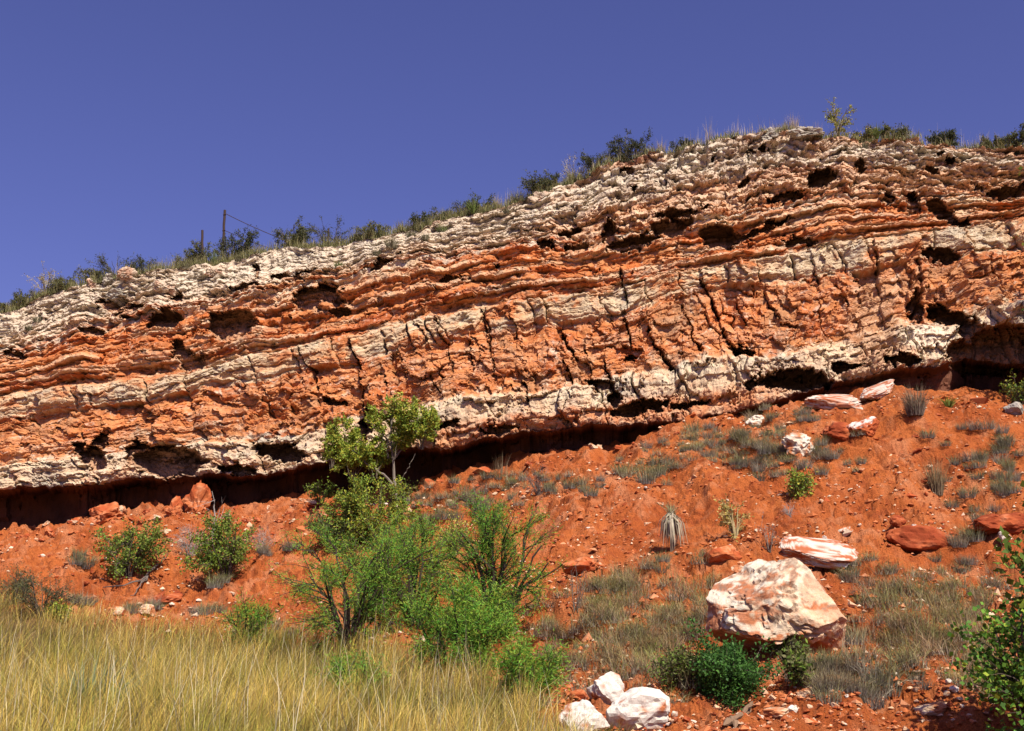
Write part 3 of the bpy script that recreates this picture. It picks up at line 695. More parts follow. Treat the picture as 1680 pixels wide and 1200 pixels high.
def shrub_geo(seed, W, H, D=None, stems=14, twigs=70, subs=160, leaves=3000, leaf=(.05, .02), cols=GREEN, bark=BARK, r0=.02, low=.15, tlen=.35, base_r=.08, lean=(0, 0), jitter=.03, flat=.6, trunk=None, top_cols=None):
    rng = np.random.default_rng(seed); D = D or W
    wood, fol = Buf(), Buf()
    a = rng.uniform(0, 2 * np.pi, stems); r = np.sqrt(rng.uniform(.02, 1, stems)) * .82
    hh = rng.uniform(.55, 1.0, stems) * np.sqrt(np.clip(1 - flat * r * r, .1, 1)) * .9
    E = np.stack([np.cos(a) * r * W / 2 + lean[0] * H * hh, np.sin(a) * r * D / 2 + lean[1] * H * hh, hh * H], -1)
    B0 = np.stack([np.cos(a) * base_r * W, np.sin(a) * base_r * D, 0 * a - .05], -1) * rng.uniform(.2, 1, (stems, 1))
    if trunk:
        B0 = np.array(trunk)[rng.integers(0, len(trunk), stems)] + rng.normal(size=(stems, 3)) * .02
    M = B0 + (E - B0) * np.array([.30, .30, .55]) + rng.normal(size=E.shape) * .05 * H
    n = 7; t = np.linspace(0, 1, n)[None, :, None]
    ST = (1 - t) ** 2 * B0[:, None] + 2 * t * (1 - t) * M[:, None] + t * t * E[:, None]
    ST = ST + rng.normal(size=ST.shape) * .018 * H * t
    tubes(wood, ST, r0 * (1 - .72 * np.linspace(0, 1, n))[None] * rng.uniform(.6, 1.15, (stems, 1)), np.array(bark) * (1 + rng.uniform(-.25, .25, (stems, 1))), 5)
    cen = np.array([lean[0] * H * .5, lean[1] * H * .5, H * .45])
    def off(par, m, n_out, L, lo, rad):
        S = par.shape[0]; si = rng.integers(0, S, m); tt = lo + (1 - lo) * rng.uniform(0, 1, m) ** .8
        k = tt * (par.shape[1] - 1); i0 = np.minimum(k.astype(int), par.shape[1] - 2); f = (k - i0)[:, None]
        p = par[si, i0] * (1 - f) + par[si, i0 + 1] * f; d0 = unit(par[si, i0 + 1] - par[si, i0])
        d = unit(d0 * .7 + unit(p - cen) * .5 + rng.normal(size=p.shape) * .6 + np.array([0, 0, .25]))
        q = np.linspace(0, 1, n_out)[None, :, None]; ln = (L * rng.uniform(.45, 1.1, m))[:, None, None]
        T = p[:, None] + d[:, None] * q * ln + (rng.normal(size=(m, 1, 3)) * .18 + np.array([0, 0, -.06])) * q * q * ln
        tubes(wood, T, rad * (1 - .7 * np.linspace(0, 1, n_out))[None] * np.ones((m, 1)), np.array(bark) * 1.1, 3)
        return T
    TW = off(ST, twigs, 4, tlen, low, r0 * .38)
    SU = off(TW, subs, 3, tlen * .55, .15, r0 * .2) if subs else TW
    if leaves:
        for par, m in ((TW, leaves // 4), (SU, leaves - leaves // 4)):
            si = rng.integers(0, len(par), m); tt = rng.uniform(.1, 1, m); k = tt * (par.shape[1] - 1); i0 = np.minimum(k.astype(int), par.shape[1] - 2); f = (k - i0)[:, None]
            p = par[si, i0] * (1 - f) + par[si, i0 + 1] * f + rng.normal(size=(m, 3)) * jitter
            d = unit(par[si, -1] - par[si, 0]) * .6 + rng.normal(size=p.shape) * .7 + np.array([0, 0, -.05])
            cs = rng.uniform(.78, 1.2, len(par))[si][:, None]
            c = pal(rng, cols, m) * cs
            if top_cols is not None:
                up = (rng.uniform(0, 1, m) < np.clip(p[:, 2] / H * 1.1 - .25, 0, .8))[:, None]; c = np.where(up, pal(rng, top_cols, m) * cs, c)
            leaf_quads(fol, p, d, leaf[0] * rng.uniform(.6, 1.25, m), leaf[1] * rng.uniform(.7, 1.2, m), c, rng)
    return wood, fol
def plant(name, label, cx, base, w, h, seed, cat='shrub', group=None, P=None, wood_name='branches', leaf_name='foliage', dense=1.0, **kw):
    p = gpx(cx, base) if P is None else P
    W = px_size(w, p); H = px_size(h, p)
    kw.setdefault('tlen', .28 * max(W, H)); kw.setdefault('r0', .018 * H + .004)
    for k in ('leaves', 'twigs', 'subs'):
        if k in kw: kw[k] = int(kw[k] * dense)
    wd, fo = shrub_geo(seed, W, H, **kw)
    t = thing(name, label, cat, p, group)
    wd.obj(wood_name, M_BARK, t)
    if fo.n: fo.obj(leaf_name, M_LEAF, t)
    return t
def tuft_geo(seed, n=220, L=.5, spread=.7, r=.12, w=.008, base=((.24, .21, .18),), tip=((.22, .21, .07), (.30, .26, .10), (.16, .17, .05)), seg=2, droop=.35, lmin=.45):
    rng = np.random.default_rng(seed); b = Buf()
    az = rng.uniform(0, 2 * np.pi, n); rr = np.sqrt(rng.uniform(0, 1, n)) * r; a2 = az + rng.normal(size=n) * .7
    B = np.stack([np.cos(a2) * rr, np.sin(a2) * rr, 0 * rr - .04], -1)
    blades(b, B, L * rng.uniform(lmin, 1.1, n), az, spread * rng.uniform(.1, 1.15, n), w * rng.uniform(.6, 1.3, n), pal(rng, base, n), pal(rng, tip, n), seg, droop, rng.normal(size=n))
    return b

# ------------------------------------------------------------------ fence on the rim
def build_fence():
    def post(px, toppy, basepy, back, lean, r):
        b = rim_at(px, back); k = b[1]
        top = at(px + lean, toppy, k); bot = at(px, basepy, k)
        return bot, top, r
    bot1, top1, _ = post(333, 378, 440, .3, -1, .03); bot2, top2, _ = post(365, 345, 432, 1.6, 4, .035)
    root = thing('wire_fence', 'rusty wire fence with two thin iron posts on the cliff rim at left', 'fence', bot1)
    def local(p): return np.asarray(p) - bot1
    def rod(name, a, b, r, n=9, sag=0., parent=root, wob=0.):
        t = np.linspace(0, 1, n)[:, None]; P = local(a) * (1 - t) + local(b) * t; P[:, 2] -= (sag * 4 * t * (1 - t))[:, 0]
        if wob: P = P + np.random.default_rng(7).normal(size=P.shape) * wob * np.sin(np.pi * t)
        bf = Buf(); tubes(bf, P[None], np.full((1, n), r), np.array([[.1, .05, .03]]), 6); o = bf.obj(name, M_IRON, parent); return o
    p1 = rod('post', bot1 - [0, 0, .3], top1, .045, wob=.006); p2 = rod('post', bot2 - [0, 0, .3], top2, .05, wob=.008)
    b3 = rim_at(520, 2.2); t3 = b3 + [0, 0, 1.25]
    rod('post', b3 - [0, 0, .3], t3, .04)
    d = top2 - bot2
    rod('wire', bot2 + d * .94, t3 + [-.2, 0, -.95], .014, 14, .10)
    rod('wire', bot2 + d * .62, t3 + [-.9, 0, -1.2], .012, 14, .06)
    for f in (.9, .6):
        bf = Buf()
        rod('wire_clip', bot2 + d * f + [-.05, -.05, 0], bot2 + d * f + [.05, -.05, .03], .02, 3, 0, p2)
build_fence()

# ------------------------------------------------------------------ rim vegetation
def rimp(px, base, back): 
    p = rim_at(px, back); return p
twig = dict(stems=16, twigs=60, subs=150, leaves=2000, leaf=(.06, .026), cols=DARK, bark=(.085, .07, .055), jitter=.03)
dense = dict(stems=18, twigs=70, subs=170, leaves=3200, leaf=(.066, .030), cols=DARK, bark=(.09, .07, .05), jitter=.03)
for i, (px, w, h, back, kw, lab, name) in enumerate([
    (185, 82, 44, .3, twig, 'dark twiggy shrub leaning left on the rim, left of the fence posts', 'rim_shrub'),
    (222, 50, 34, .5, twig, 'small sparse dark shrub right beside the leaning twiggy shrub on the rim', 'rim_shrub'),
    (140, 46, 26, .3, dict(dense, cols=OLIVE), 'low olive bush on the rim between the yellow dry bush and the dark twiggy shrub', 'rim_shrub'),
    (98, 50, 30, .2, dict(dense, cols=OLIVE), 'low olive bush on the rim right of the yellow dry bush', 'rim_shrub'),
    (40, 44, 20, .3, dict(dense, cols=OLIVE), 'lowest olive bush on the rim near the left edge', 'rim_shrub'),
    (10, 40, 18, .3, dict(dense, cols=OLIVE), 'olive bush on the rim cut by the left picture edge', 'rim_shrub'),
    (370, 78, 60, .5, dict(dense, leaves=6000), 'big dark green shrub in front of the second fence post', 'rim_shrub'),
    (320, 48, 40, .6, dict(dense, cols=OLIVE), 'olive bush at the foot of the left fence post', 'rim_shrub'),
    (290, 60, 26, .6, dict(dense, cols=OLIVE), 'low olive bush on the rim just left of the fence', 'rim_shrub'),
    (478, 66, 50, .4, dict(dense, leaves=5000, cols=DARK + OLIVE), 'dark green shrub on the rim where the fence wires end', 'rim_shrub'),
    (538, 84, 46, .4, dict(twig, leaves=1700), 'wide dark twiggy shrub on the rim right of the fence', 'rim_shrub'),
    (612, 56, 28, .4, dict(dense, cols=OLIVE), 'olive bush in the grassy dip of the rim', 'rim_shrub'),
    (690, 40, 34, .4, dense, 'rounded dark green shrub on the rim above the pale scree', 'rim_shrub'),
    (722, 34, 26, .4, twig, 'small dark shrub right of the rounded rim shrub', 'rim_shrub'),
    (755, 40, 42, .5, dict(twig, leaves=700), 'upright open shrub with bare twigs on the rim', 'rim_shrub'),
    (786, 54, 36, .4, dense, 'dark bushy shrub left of the tall pale rim grass', 'rim_shrub'),
    (885, 60, 40, .4, dict(dense, cols=DARK + OLIVE), 'dark shrub behind a pale rim boulder, halfway up the rim', 'rim_shrub'),
    (905, 36, 32, .4, dense, 'dark shrub touching the grey twig bush on the rim', 'rim_shrub'),
    (942, 50, 48, .2, dict(twig, cols=GREYT, leaves=600, bark=DEADW), 'grey bare twig bush on the steep part of the rim', 'rim_shrub'),
    (975, 40, 36, .4, twig, 'small dark shrub right of the grey bare twig bush', 'rim_shrub'),
    (1038, 82, 46, .4, dict(dense, leaves=4800), 'wide dark green shrub at the left end of the high rim', 'rim_shrub'),
    (1010, 40, 40, .5, dict(twig, leaves=500), 'spindly shrub leaning left of the wide dark shrub on the high rim', 'rim_shrub'),
    (1122, 34, 24, .4, twig, 'tiny dark shrub alone on the high rim', 'rim_shrub'),
    (1430, 40, 26, .3, dict(dense, cols=OLIVE + YELL[:1]), 'low yellow olive bush right of the small rim tree', 'rim_shrub'),
    (1470, 50, 22, .4, dict(dense, cols=OLIVE), 'flat olive bush on the high rim right of the small tree', 'rim_shrub'),
    (1560, 50, 26, .4, dense, 'rounded dark shrub on the high rim at right', 'rim_shrub'),
    (1640, 44, 18, .4, dict(dense, cols=OLIVE), 'low olive bush on the rim near the right edge', 'rim_shrub'),
    (1676, 40, 34, .3, dict(dense, cols=DARK + OLIVE), 'dark bush on the rim cut by the right picture edge', 'rim_shrub')]):
    plant(name, lab, px, 0, w * 1.0, h * .95, 700 + i, 'shrub', 'shrubs along the cliff rim', P=rim_at(px, back), **kw)
plant('rim_bush', 'dry yellow and grey flowering bush low on the rim at far left', 70, 0, 52, 42, 780, 'bush', None, P=rim_at(72, .2), stems=16, twigs=70, subs=160, leaves=1100, leaf=(.05, .03), cols=YELL + GREYT, bark=(.3, .26, .2), jitter=.03)
plant('small_tree', 'small sparse yellow-green sapling on the highest part of the rim', 1380, 0, 50, 66, 790, 'tree', None, P=rim_at(1379, .15), wood_name='trunk', leaf_name='crown', stems=9, twigs=34, subs=80, leaves=1000, leaf=(.075, .04), cols=[(.30, .29, .07), (.22, .24, .05), (.38, .33, .11)], bark=(.20, .16, .10), jitter=.025, flat=.85, base_r=.02)

def rim_grass():
    rng = np.random.default_rng(50); b = Buf()
    n = 46000
    px = rng.uniform(-110, 1790, n); back = rng.uniform(0, 1.2, n) ** 1.3 - .12
    k = np.searchsorted(RIM_PX, px); k = np.clip(k, 0, len(RIM_PX) - 1); P = RIM_P[k].copy(); P[:, 0] += rng.normal(size=n) * .03
    P[:, 1] += back; P[:, 2] += back * .07 - .03
    den = fbm(px / 60, px * 0, 3, 811); keep = den > rng.uniform(-.7, .3, n); keep &= rng.uniform(0, 1, n) < pl([(-200, 1), (960, 1), (1050, .6), (2000, .45)])(px)
    P, px, back = P[keep], px[keep], back[keep]; n = len(P)
    L = rng.uniform(.22, .62, n) * (.8 + .9 * fbm(px / 22, px * 0 + 4, 3, 815)) * pl([(-200, 1), (960, 1), (1080, .62), (2000, .6)])(px); 
    cb = pal(rng, OLIVE + [(.20, .17, .08)], n); ct = pal(rng, [(.20, .19, .07), (.28, .25, .11), (.14, .14, .05), (.38, .33, .2)], n)
    blades(b, P, L, rng.uniform(0, 6.28, n), rng.uniform(.1, .8, n), rng.uniform(.014, .026, n), cb * 1.25, ct * 1.3, 2)
    m = 1500; px = np.concatenate([rng.uniform(1130, 1780, 900), rng.uniform(-60, 1130, 600)])
    px = np.round(px / 16) * 16 + rng.normal(size=m) * 5
    k = np.clip(np.searchsorted(RIM_PX, px), 0, len(RIM_PX) - 1); P = RIM_P[k].copy(); P[:, 1] += rng.uniform(0, 1, m); P[:, 2] += 0
    L = rng.uniform(.4, .9, m) * (.8 + .6 * fbm(px / 40, px * 0 + 9, 2, 817))
    blades(b, P, L, rng.uniform(0, 6.28, m), rng.uniform(.05, .35, m), rng.uniform(.008, .014, m), pal(rng, [(.40, .33, .22)], m), pal(rng, [(.52, .43, .34), (.45, .33, .26), (.6, .54, .45)], m), 2)
    tag(b.obj('rim_grass', M_GRASS), 'short olive grass and thin pale stalks along the whole cliff rim', 'grass', None, 'stuff')
rim_grass()
for i, (px, hgt, n, lab) in enumerate([(1165, 46, 40, 'tall thin pale grass clump, leftmost on the high rim'), (1305, 36, 90, 'tall reddish grass clump on the high rim left of the sapling'), (1346, 32, 60, 'narrow reddish grass clump right beside the sapling'),
                                       (1515, 36, 40, 'wispy pale grass clump between the sapling and the rounded dark shrub'), (1620, 34, 50, 'pale grass clump on the rim near the right edge'), (815, 34, 90, 'tall pale grass clump on the rim below the rising crest'),
                                       (600, 24, 60, 'short pale grass clump in the grassy dip of the rim'), (1085, 30, 60, 'tan grass clump between two dark shrubs on the high rim')]):
    p = rim_at(px, .15)
    b = tuft_geo(820 + i, n, px_size(hgt, p), .28, .12, .012, ((.30, .22, .12),), ((.50, .34, .24), (.46, .38, .26)) if i in (1, 2) else ((.48, .40, .27), (.42, .34, .2)))
    tag(b.obj('grass_clump', M_GRASS, None, p), lab, 'grass clump', 'tall grass clumps on the rim')
b = tuft_geo(840, 70, .75, .75, .05, .035, ((.12, .15, .05),), ((.22, .27, .10), (.17, .22, .08)), 2, .15, .7)
tag(b.obj('yucca', M_LEAF, None, rim_at(346, .1)), 'spiky light green yucca between the two fence posts', 'yucca')
b = tuft_geo(841, 60, .6, .9, .04, .035, ((.12, .16, .04),), ((.20, .28, .06), (.15, .22, .05)), 2, .15, .7)
tag(b.obj('yucca', M_LEAF, None, rim_at(775, -.1)), 'small bright green yucca on the rim under the dark bushy shrub', 'yucca')
b = tuft_geo(842, 60, .45, .9, .04, .03, ((.12, .16, .04),), ((.22, .27, .08), (.16, .22, .05)), 2, .15, .7)
tag(b.obj('yucca', M_LEAF, None, rim_at(1437, -.15)), 'small green yucca just below the high rim right of the sapling', 'yucca')

# small plants growing on the pale caprock below the rim
def cliff_pt(px, py):
    k = int(np.argmin(np.abs(RIM_PX - px))); colm = CLIFF_P[:, k]; qx, qy = proj(colm); i = int(np.argmin(np.abs(qy[:200] - py))); return colm[i]
for i, (px, py, s, c, lab) in enumerate([(555, 438, 15, 'g', 'tiny bright green plant on the pale scree below the rim dip'), (645, 405, 26, 'o', 'olive cushion plant on the pale scree, the widest one'), (620, 418, 16, 'o', 'small dark cushion plant left of the widest one on the scree'),
                                         (675, 388, 18, 'o', 'small olive cushion plant just below the rounded rim shrub'), (700, 392, 14, 'o', 'tiny olive cushion plant on scree below the pair of rim shrubs'), (725, 380, 18, 'g', 'bright green sprig on the scree under the open rim shrub'),
                                         (58, 527, 16, 'o', 'small grey-green cushion plant on the pale slope at far left'), (42, 540, 12, 'o', 'tiny grey cushion plant lower on the pale slope at far left'), (388, 428, 14, 'o', 'small olive cushion right of the big shrub at the fence'), (305, 440, 20, 'o', 'olive cushion plant below the left fence post'),
                                         (1418, 245, 22, 'o', 'olive cushion plant just under the high rim right of the sapling'), (830, 348, 12, 'o', 'tiny olive cushion on the scree below the pale rim boulder')]):
    p = cliff_pt(px, py) + np.array([0, -.05, -.03])
    L = px_size(s, p)
    b = tuft_geo(850 + i, 120, L, .9, L * .35, .02, ((.16, .14, .09),), ((.20, .28, .06), (.16, .24, .05)) if c == 'g' else ((.16, .16, .07), (.22, .2, .1)))
    tag(b.obj('cushion_plant', M_GRASS, None, p), lab, 'plant', 'small plants on the pale caprock')
# boulders bedded in the rim
for i, (px, py, w, h, rz, lab) in enumerate([(178, 462, 34, 20, .3, 'rounded grey boulder on the rim under the dark twiggy shrub'), (210, 455, 32, 24, .9, 'blocky tan boulder on the rim right of the rounded grey one'), (190, 490, 52, 28, -.3, 'broad grey slab jutting from the pale slope below the rim shrub'),
                                             (275, 476, 44, 26, .2, 'overhanging tan boulder on the pale slope below the fence'), (885, 330, 46, 26, .4, 'pale overhanging boulder on the rim below the dark shrub'), (1262, 226, 40, 30, .1, 'dark pitted boulder on the crest of the high rim'),
                                             (1325, 224, 50, 22, .3, 'grey ledge boulder on the crest left of the sapling'), (718, 370, 18, 14, .6, 'small rounded grey stone on the rim beside the dark shrubs'), (145, 470, 26, 20, .6, 'tan boulder on the rim near the low olive bush'), (350, 450, 30, 16, .3, 'grey stone bedded in scree right of the left fence post')]):
    p = cliff_pt(px, py); W = px_size(w, p); H = px_size(h, p)
    V, F, c = rock_geo(870 + i, 5, 12, (.45, .8), .30, 'grey' if i in (0, 2, 5, 6) else 'tan', dims=(W / 2, W * .4, H / 2))
    c = mix(c, (.46, .40, .31), .45)
    o = mk('rim_boulder', V @ np.array(Matrix.Rotation(rz * .4, 3, 'Z')).T, F, M_STONE, c, loc=p + np.array([0, -.05, H * .1])); tag(o, lab, 'boulder', 'boulders bedded in the pale rim')

# ------------------------------------------------------------------ rocks on the slope
def big_boulder():
    """the big pale boulder: cut faces, ragged underside, its lower left bedded"""
    p = gpx(1304, 1096); W = px_size(198, p)
    rng = np.random.default_rng(3); V, F = ico(6); V = V.copy()
    cutsn = [((-.72, -.30, .62), .56), ((.25, -.80, .50), .55), ((.90, -.15, .20), .80), ((.62, -.15, .75), .60), ((-.95, -.25, -.10), .84), ((-.1, -.15, -1), .50), ((.55, -.55, -.65), .56), ((-.2, .9, .3), .7), ((-.45, -.9, .05), .66), ((-.05, .1, 1), .70), ((.85, -.45, -.40), .66), ((-.6, -.6, -.55), .82), ((.1, -.97, -.2), .60)]
    for n, d in cutsn:
        n = np.array(n); n = n / np.linalg.norm(n); s = V @ n; V = V - np.maximum(s - d, 0)[:, None] * n
    N = unit(V)
    rg = 1 - np.abs(fbm3(V * np.array([2.4, 2.4, 3.4]) + 2, 3, 12))
    step = np.floor((V[:, 2] * 1.0 + V[:, 0] * .5 + .25 * fbm3(V * 2.2, 3, 14)) * 5)
    V = V + N * (fbm3(V * 1.7 + 7, 3, 5) * .07 + fbm3(V * 5 + 3, 5, 8) * .055 - sstep(.92, .99, rg) * .045 + ((step * .618) % 1 - .5) * .022)[:, None]
    V = V - N * (sstep(.30, .10, np.hypot(V[:, 0] - .18, V[:, 2] + .50)) * .22 + sstep(.18, .05, np.hypot(V[:, 0] - .52, V[:, 2] + .38)) * .15)[:, None]
    V = V * np.array([W * .63, W * .52, W * .62])
    ct, st_ = math.cos(.25), math.sin(.25); V = V @ np.array([[ct, 0, st_], [0, 1, 0], [-st_, 0, ct]]).T
    S = V / W
    n1 = fbm3(S * np.array([7, 7, 10]) + 4, 6, 31); n2 = fbm3(S * 30 + 9, 5, 33); n3 = fbm3(S * np.array([6, 6, 18]) + 1, 6, 35)
    c = mix(np.array([.66, .50, .33]) * np.ones((len(V), 1)), (.72, .63, .48), sstep(-.2, .3, n1 + (S[:, 2] * .8 - S[:, 0] * .6)))
    c = mix(c, (.52, .27, .14), sstep(-.15, .3, n1 + n2 * .4 + S[:, 0] * .6) * .75)
    c = mix(c, (.42, .13, .045), sstep(-.06, .08, n3 + n2 * .4 - S[:, 0] * .30 - S[:, 2] * .45 - .10) * .9)
    c = mix(c, (.24, .17, .12), sstep(.08, .35, n2 + n3 * .4 + S[:, 2] * .9 - .22) * .75)
    c = mix(c, (.30, .2, .13), sstep(.90, .98, rg) * .5)
    c = c * (1 + .25 * n2[:, None])
    V[:, 2] -= V[:, 2].min() + W * .10; V[:, 1] += W * .30
    tag(mk('boulder', V, F, M_STONE, c, loc=p), 'biggest boulder on the slope, pale with rust patches, under a tilted slab', 'boulder')
big_boulder()
def slab(name, label, cx, base, w, h, seed, pal_, thick=.28, tilt=(.55, .12), rz=.0, cat='rock', lift=0.):
    p = gpx(cx, base); W = px_size(w, p); H = px_size(h, p)
    V, F = ico(5); V = V.copy(); rng = np.random.default_rng(seed)
    V = np.sign(V) * np.abs(V) ** .55                     # squarish
    for _ in range(9):
        a = rng.uniform(0, 6.28); n = np.array([math.cos(a), math.sin(a), rng.uniform(-.5, .3)]); n /= np.linalg.norm(n); s = V @ n; V = V - np.maximum(s - rng.uniform(.62, .95), 0)[:, None] * n * .97
    V = V + unit(V) * (fbm3(V * 2 + seed, 4, seed) * .16 + fbm3(V * 7 + seed, 4, seed + 1) * .10)[:, None]
    n1 = fbm3(V * np.array([2.4, 5.2, 5.2]) + seed, 6, 71); n2 = fbm3(V * 12 + seed, 5, 73)
    c = mix(np.array([.58, .50, .41]) * np.ones((len(V), 1)), (.36, .11, .045), sstep(-.14, .10, n1 + n2 * .5)); c = mix(c, (.28, .2, .15), sstep(.2, .5, n2) * .5)
    V = V * np.array([W * .52, W * .30, W * .5 * thick])
    V = V @ np.array(Matrix.Rotation(rz, 3, 'Z') @ Matrix.Rotation(tilt[0], 3, 'X') @ Matrix.Rotation(tilt[1], 3, 'Y')).T
    V[:, 2] -= V[:, 2].min() + H * .1 - lift; V[:, 1] += W * .3
    tag(mk(name, V, F, M_STONE, c, loc=p), label, cat)
slab('flat_rock', 'tilted flat slab streaked white and rust, behind the biggest boulder', 1356, 944, 118, 36, 21, 'striped', .24, (.62, .14), -.12, lift=.10)
rock('white_rock', 'upright pointed white rock, topmost of the white group by the meadow', 1000, 1160, 72, 74, 22, 'white', depth=.7, tilt=(.1, .35), rough=.13, cuts=10)
rock('white_rock', 'largest rounded white rock of the group by the meadow', 1056, 1203, 122, 78, 23, 'white', depth=.75, rough=.09, cuts=8, sub=4)
rock('white_rock', 'white rock lowest left in the group, behind dry grass blades', 962, 1207, 88, 70, 24, 'white', depth=.8, rough=.12)
rock('orange_rock', 'small square orange rock left of the upright white rock', 953, 1154, 36, 30, 25, 'orange', cuts=12, cut=(.5, .7), rough=.04)
rock('red_boulder', 'dark red boulder in the right slope with a shaded face', 1520, 906, 108, 56, 26, 'red', cat='boulder', depth=.6, tilt=(.1, .1), rough=.12, sub=4, cuts=11)
rock('red_boulder', 'red earth block jutting from the slope at the right edge', 1650, 880, 100, 48, 27, 'red', cat='boulder', depth=.8, rough=.15, sub=4)
rock('pale_stone', 'pale flat stone near the right edge below the red earth block', 1655, 893, 30, 20, 28, 'pale', cat='stone')
rock('grey_rock', 'grey weathered rock cut by the right edge under the shaded cliff corner', 1672, 682, 46, 38, 29, 'grey', sub=4)
rock('red_block', 'dark red layered block lying beside the pale rubble near the cliff foot', 1385, 727, 80, 36, 30, 'red', depth=.7, tilt=(.2, .15), rough=.13, sub=4)
rock('pale_rubble', 'heap of pale crumbled caliche left of the dark red layered block', 1308, 745, 58, 40, 31, 'pale', rough=.22, cuts=6, sub=4)
rock('pale_rubble', 'smaller pale crumbly chunk at the tip of the rubble heap', 1332, 752, 26, 30, 32, 'pale', rough=.22, sub=4)
rock('pale_rubble', 'pale chunk against the cliff foot above the ridge grass', 1248, 700, 40, 28, 33, 'pale', rough=.22, sub=4)
slab('crusted_rock', 'long flat white crusted slab at the cliff foot', 1385, 672, 108, 22, 34, 'crust', .20, (.35, .05), .05)
slab('crusted_rock', 'narrow white crusted slab slanting up, highest at the cliff foot', 1450, 652, 66, 24, 35, 'crust', .24, (.4, -.4), .1)
rock('crusted_rock', 'red earth lump with white streak, right of the dark red block', 1422, 722, 66, 44, 36, 'crust', depth=.6, rough=.2, sub=4, cuts=18, tilt=(.2, -.4))
slab('crusted_rock', 'small white slab at the foot of the streaked red lump', 1434, 716, 36, 20, 37, 'crust', .26, (.5, .5), .2)
rock('red_block', 'upright red block jutting from the slope left of the biggest boulder', 1195, 930, 74, 40, 38, 'orange', depth=.7, tilt=(.1, -.2), rough=.10, sub=4, cuts=12)
rock('red_block', 'square orange block perched in the shade of the cliff behind the tree', 703, 792, 32, 26, 39, 'orange', cuts=12, cut=(.5, .72), rough=.06)
rock('red_block', 'slanting orange block at the cliff foot right of the tree', 790, 784, 44, 26, 40, 'orange', cuts=12, cut=(.5, .75), rough=.07, tilt=(0, -.3))
rock('red_block', 'pillar of red earth reaching up to the cliff lip at left', 318, 846, 52, 66, 41, 'orange', depth=.7, rough=.26, sub=4, cuts=18, cut=(.4, .75))
rock('red_block', 'leaning red earth slab left of the pillar at the cliff foot', 282, 850, 44, 40, 42, 'orange', depth=.6, tilt=(0, -.5), rough=.24, sub=4, cuts=18, cut=(.4, .75))
rock('red_block', 'red clod with pale spots at the shaded cliff foot, far left', 170, 862, 70, 40, 43, 'orange', depth=.7, rough=.3, sub=4, cuts=16)
rock('pale_stone', 'pale stone on the bank left of the red earth slab', 195, 846, 24, 15, 44, 'tan', cat='stone')
rock('pale_stone', 'pale pink stone on the bank below the leaning red slab', 250, 858, 24, 14, 45, 'tan', cat='stone')
rock('pale_stone', 'pale pink stone left of the trunk foot of the cliff tree', 620, 868, 22, 12, 46, 'tan', cat='stone')
rock('red_block', 'rounded red rock half hidden by the yellow-green shrub below the tree', 660, 850, 34, 34, 47, 'tan', rough=.1)
rock('red_block', 'low red ledge rock above the meadow edge, wedge shaped', 268, 990, 64, 24, 48, 'red', depth=.8, tilt=(.2, -.1))
rock('tan_stone', 'largest tan stone at the meadow edge left of centre', 238, 1014, 30, 24, 49, 'tan', cat='stone')
rock('tan_stone', 'tan stone half behind a dry tuft at the meadow edge', 190, 1012, 24, 20, 50, 'tan', cat='stone')
rock('pale_stone', 'flat pale stone in the low right foreground, in dappled shade', 1545, 1180, 70, 24, 51, 'tan', cat='stone', rough=.12)
rock('pale_stone', 'long flat tan stone beside the dead log', 1275, 1182, 60, 20, 52, 'tan', cat='stone', rough=.10)
rock('pale_stone', 'pale stone below the mid slope bush with a tan face', 1322, 1145, 30, 18, 53, 'tan', cat='stone')
rock('pale_stone', 'small white stone pair member right of the dead log', 1302, 1172, 18, 14, 54, 'white', cat='stone')
rock('red_block', 'jagged red block with a dark shadow above the dark red boulder', 1478, 866, 30, 28, 55, 'red')
rock('pale_stone', 'pale wedge stone on the gravel above the tilted slab', 1392, 878, 26, 16, 56, 'pale', cat='stone')
rock('tan_stone', 'rounded tan stone against the top left of the biggest boulder', 1216, 946, 30, 24, 57, 'tan', cat='stone')
rock('red_block', 'red bank with a dark hollow below it, right of the mesquites', 960, 942, 74, 40, 58, 'orange', depth=.7, rough=.14, sub=4, tilt=(-.5, 0), sink=.25)
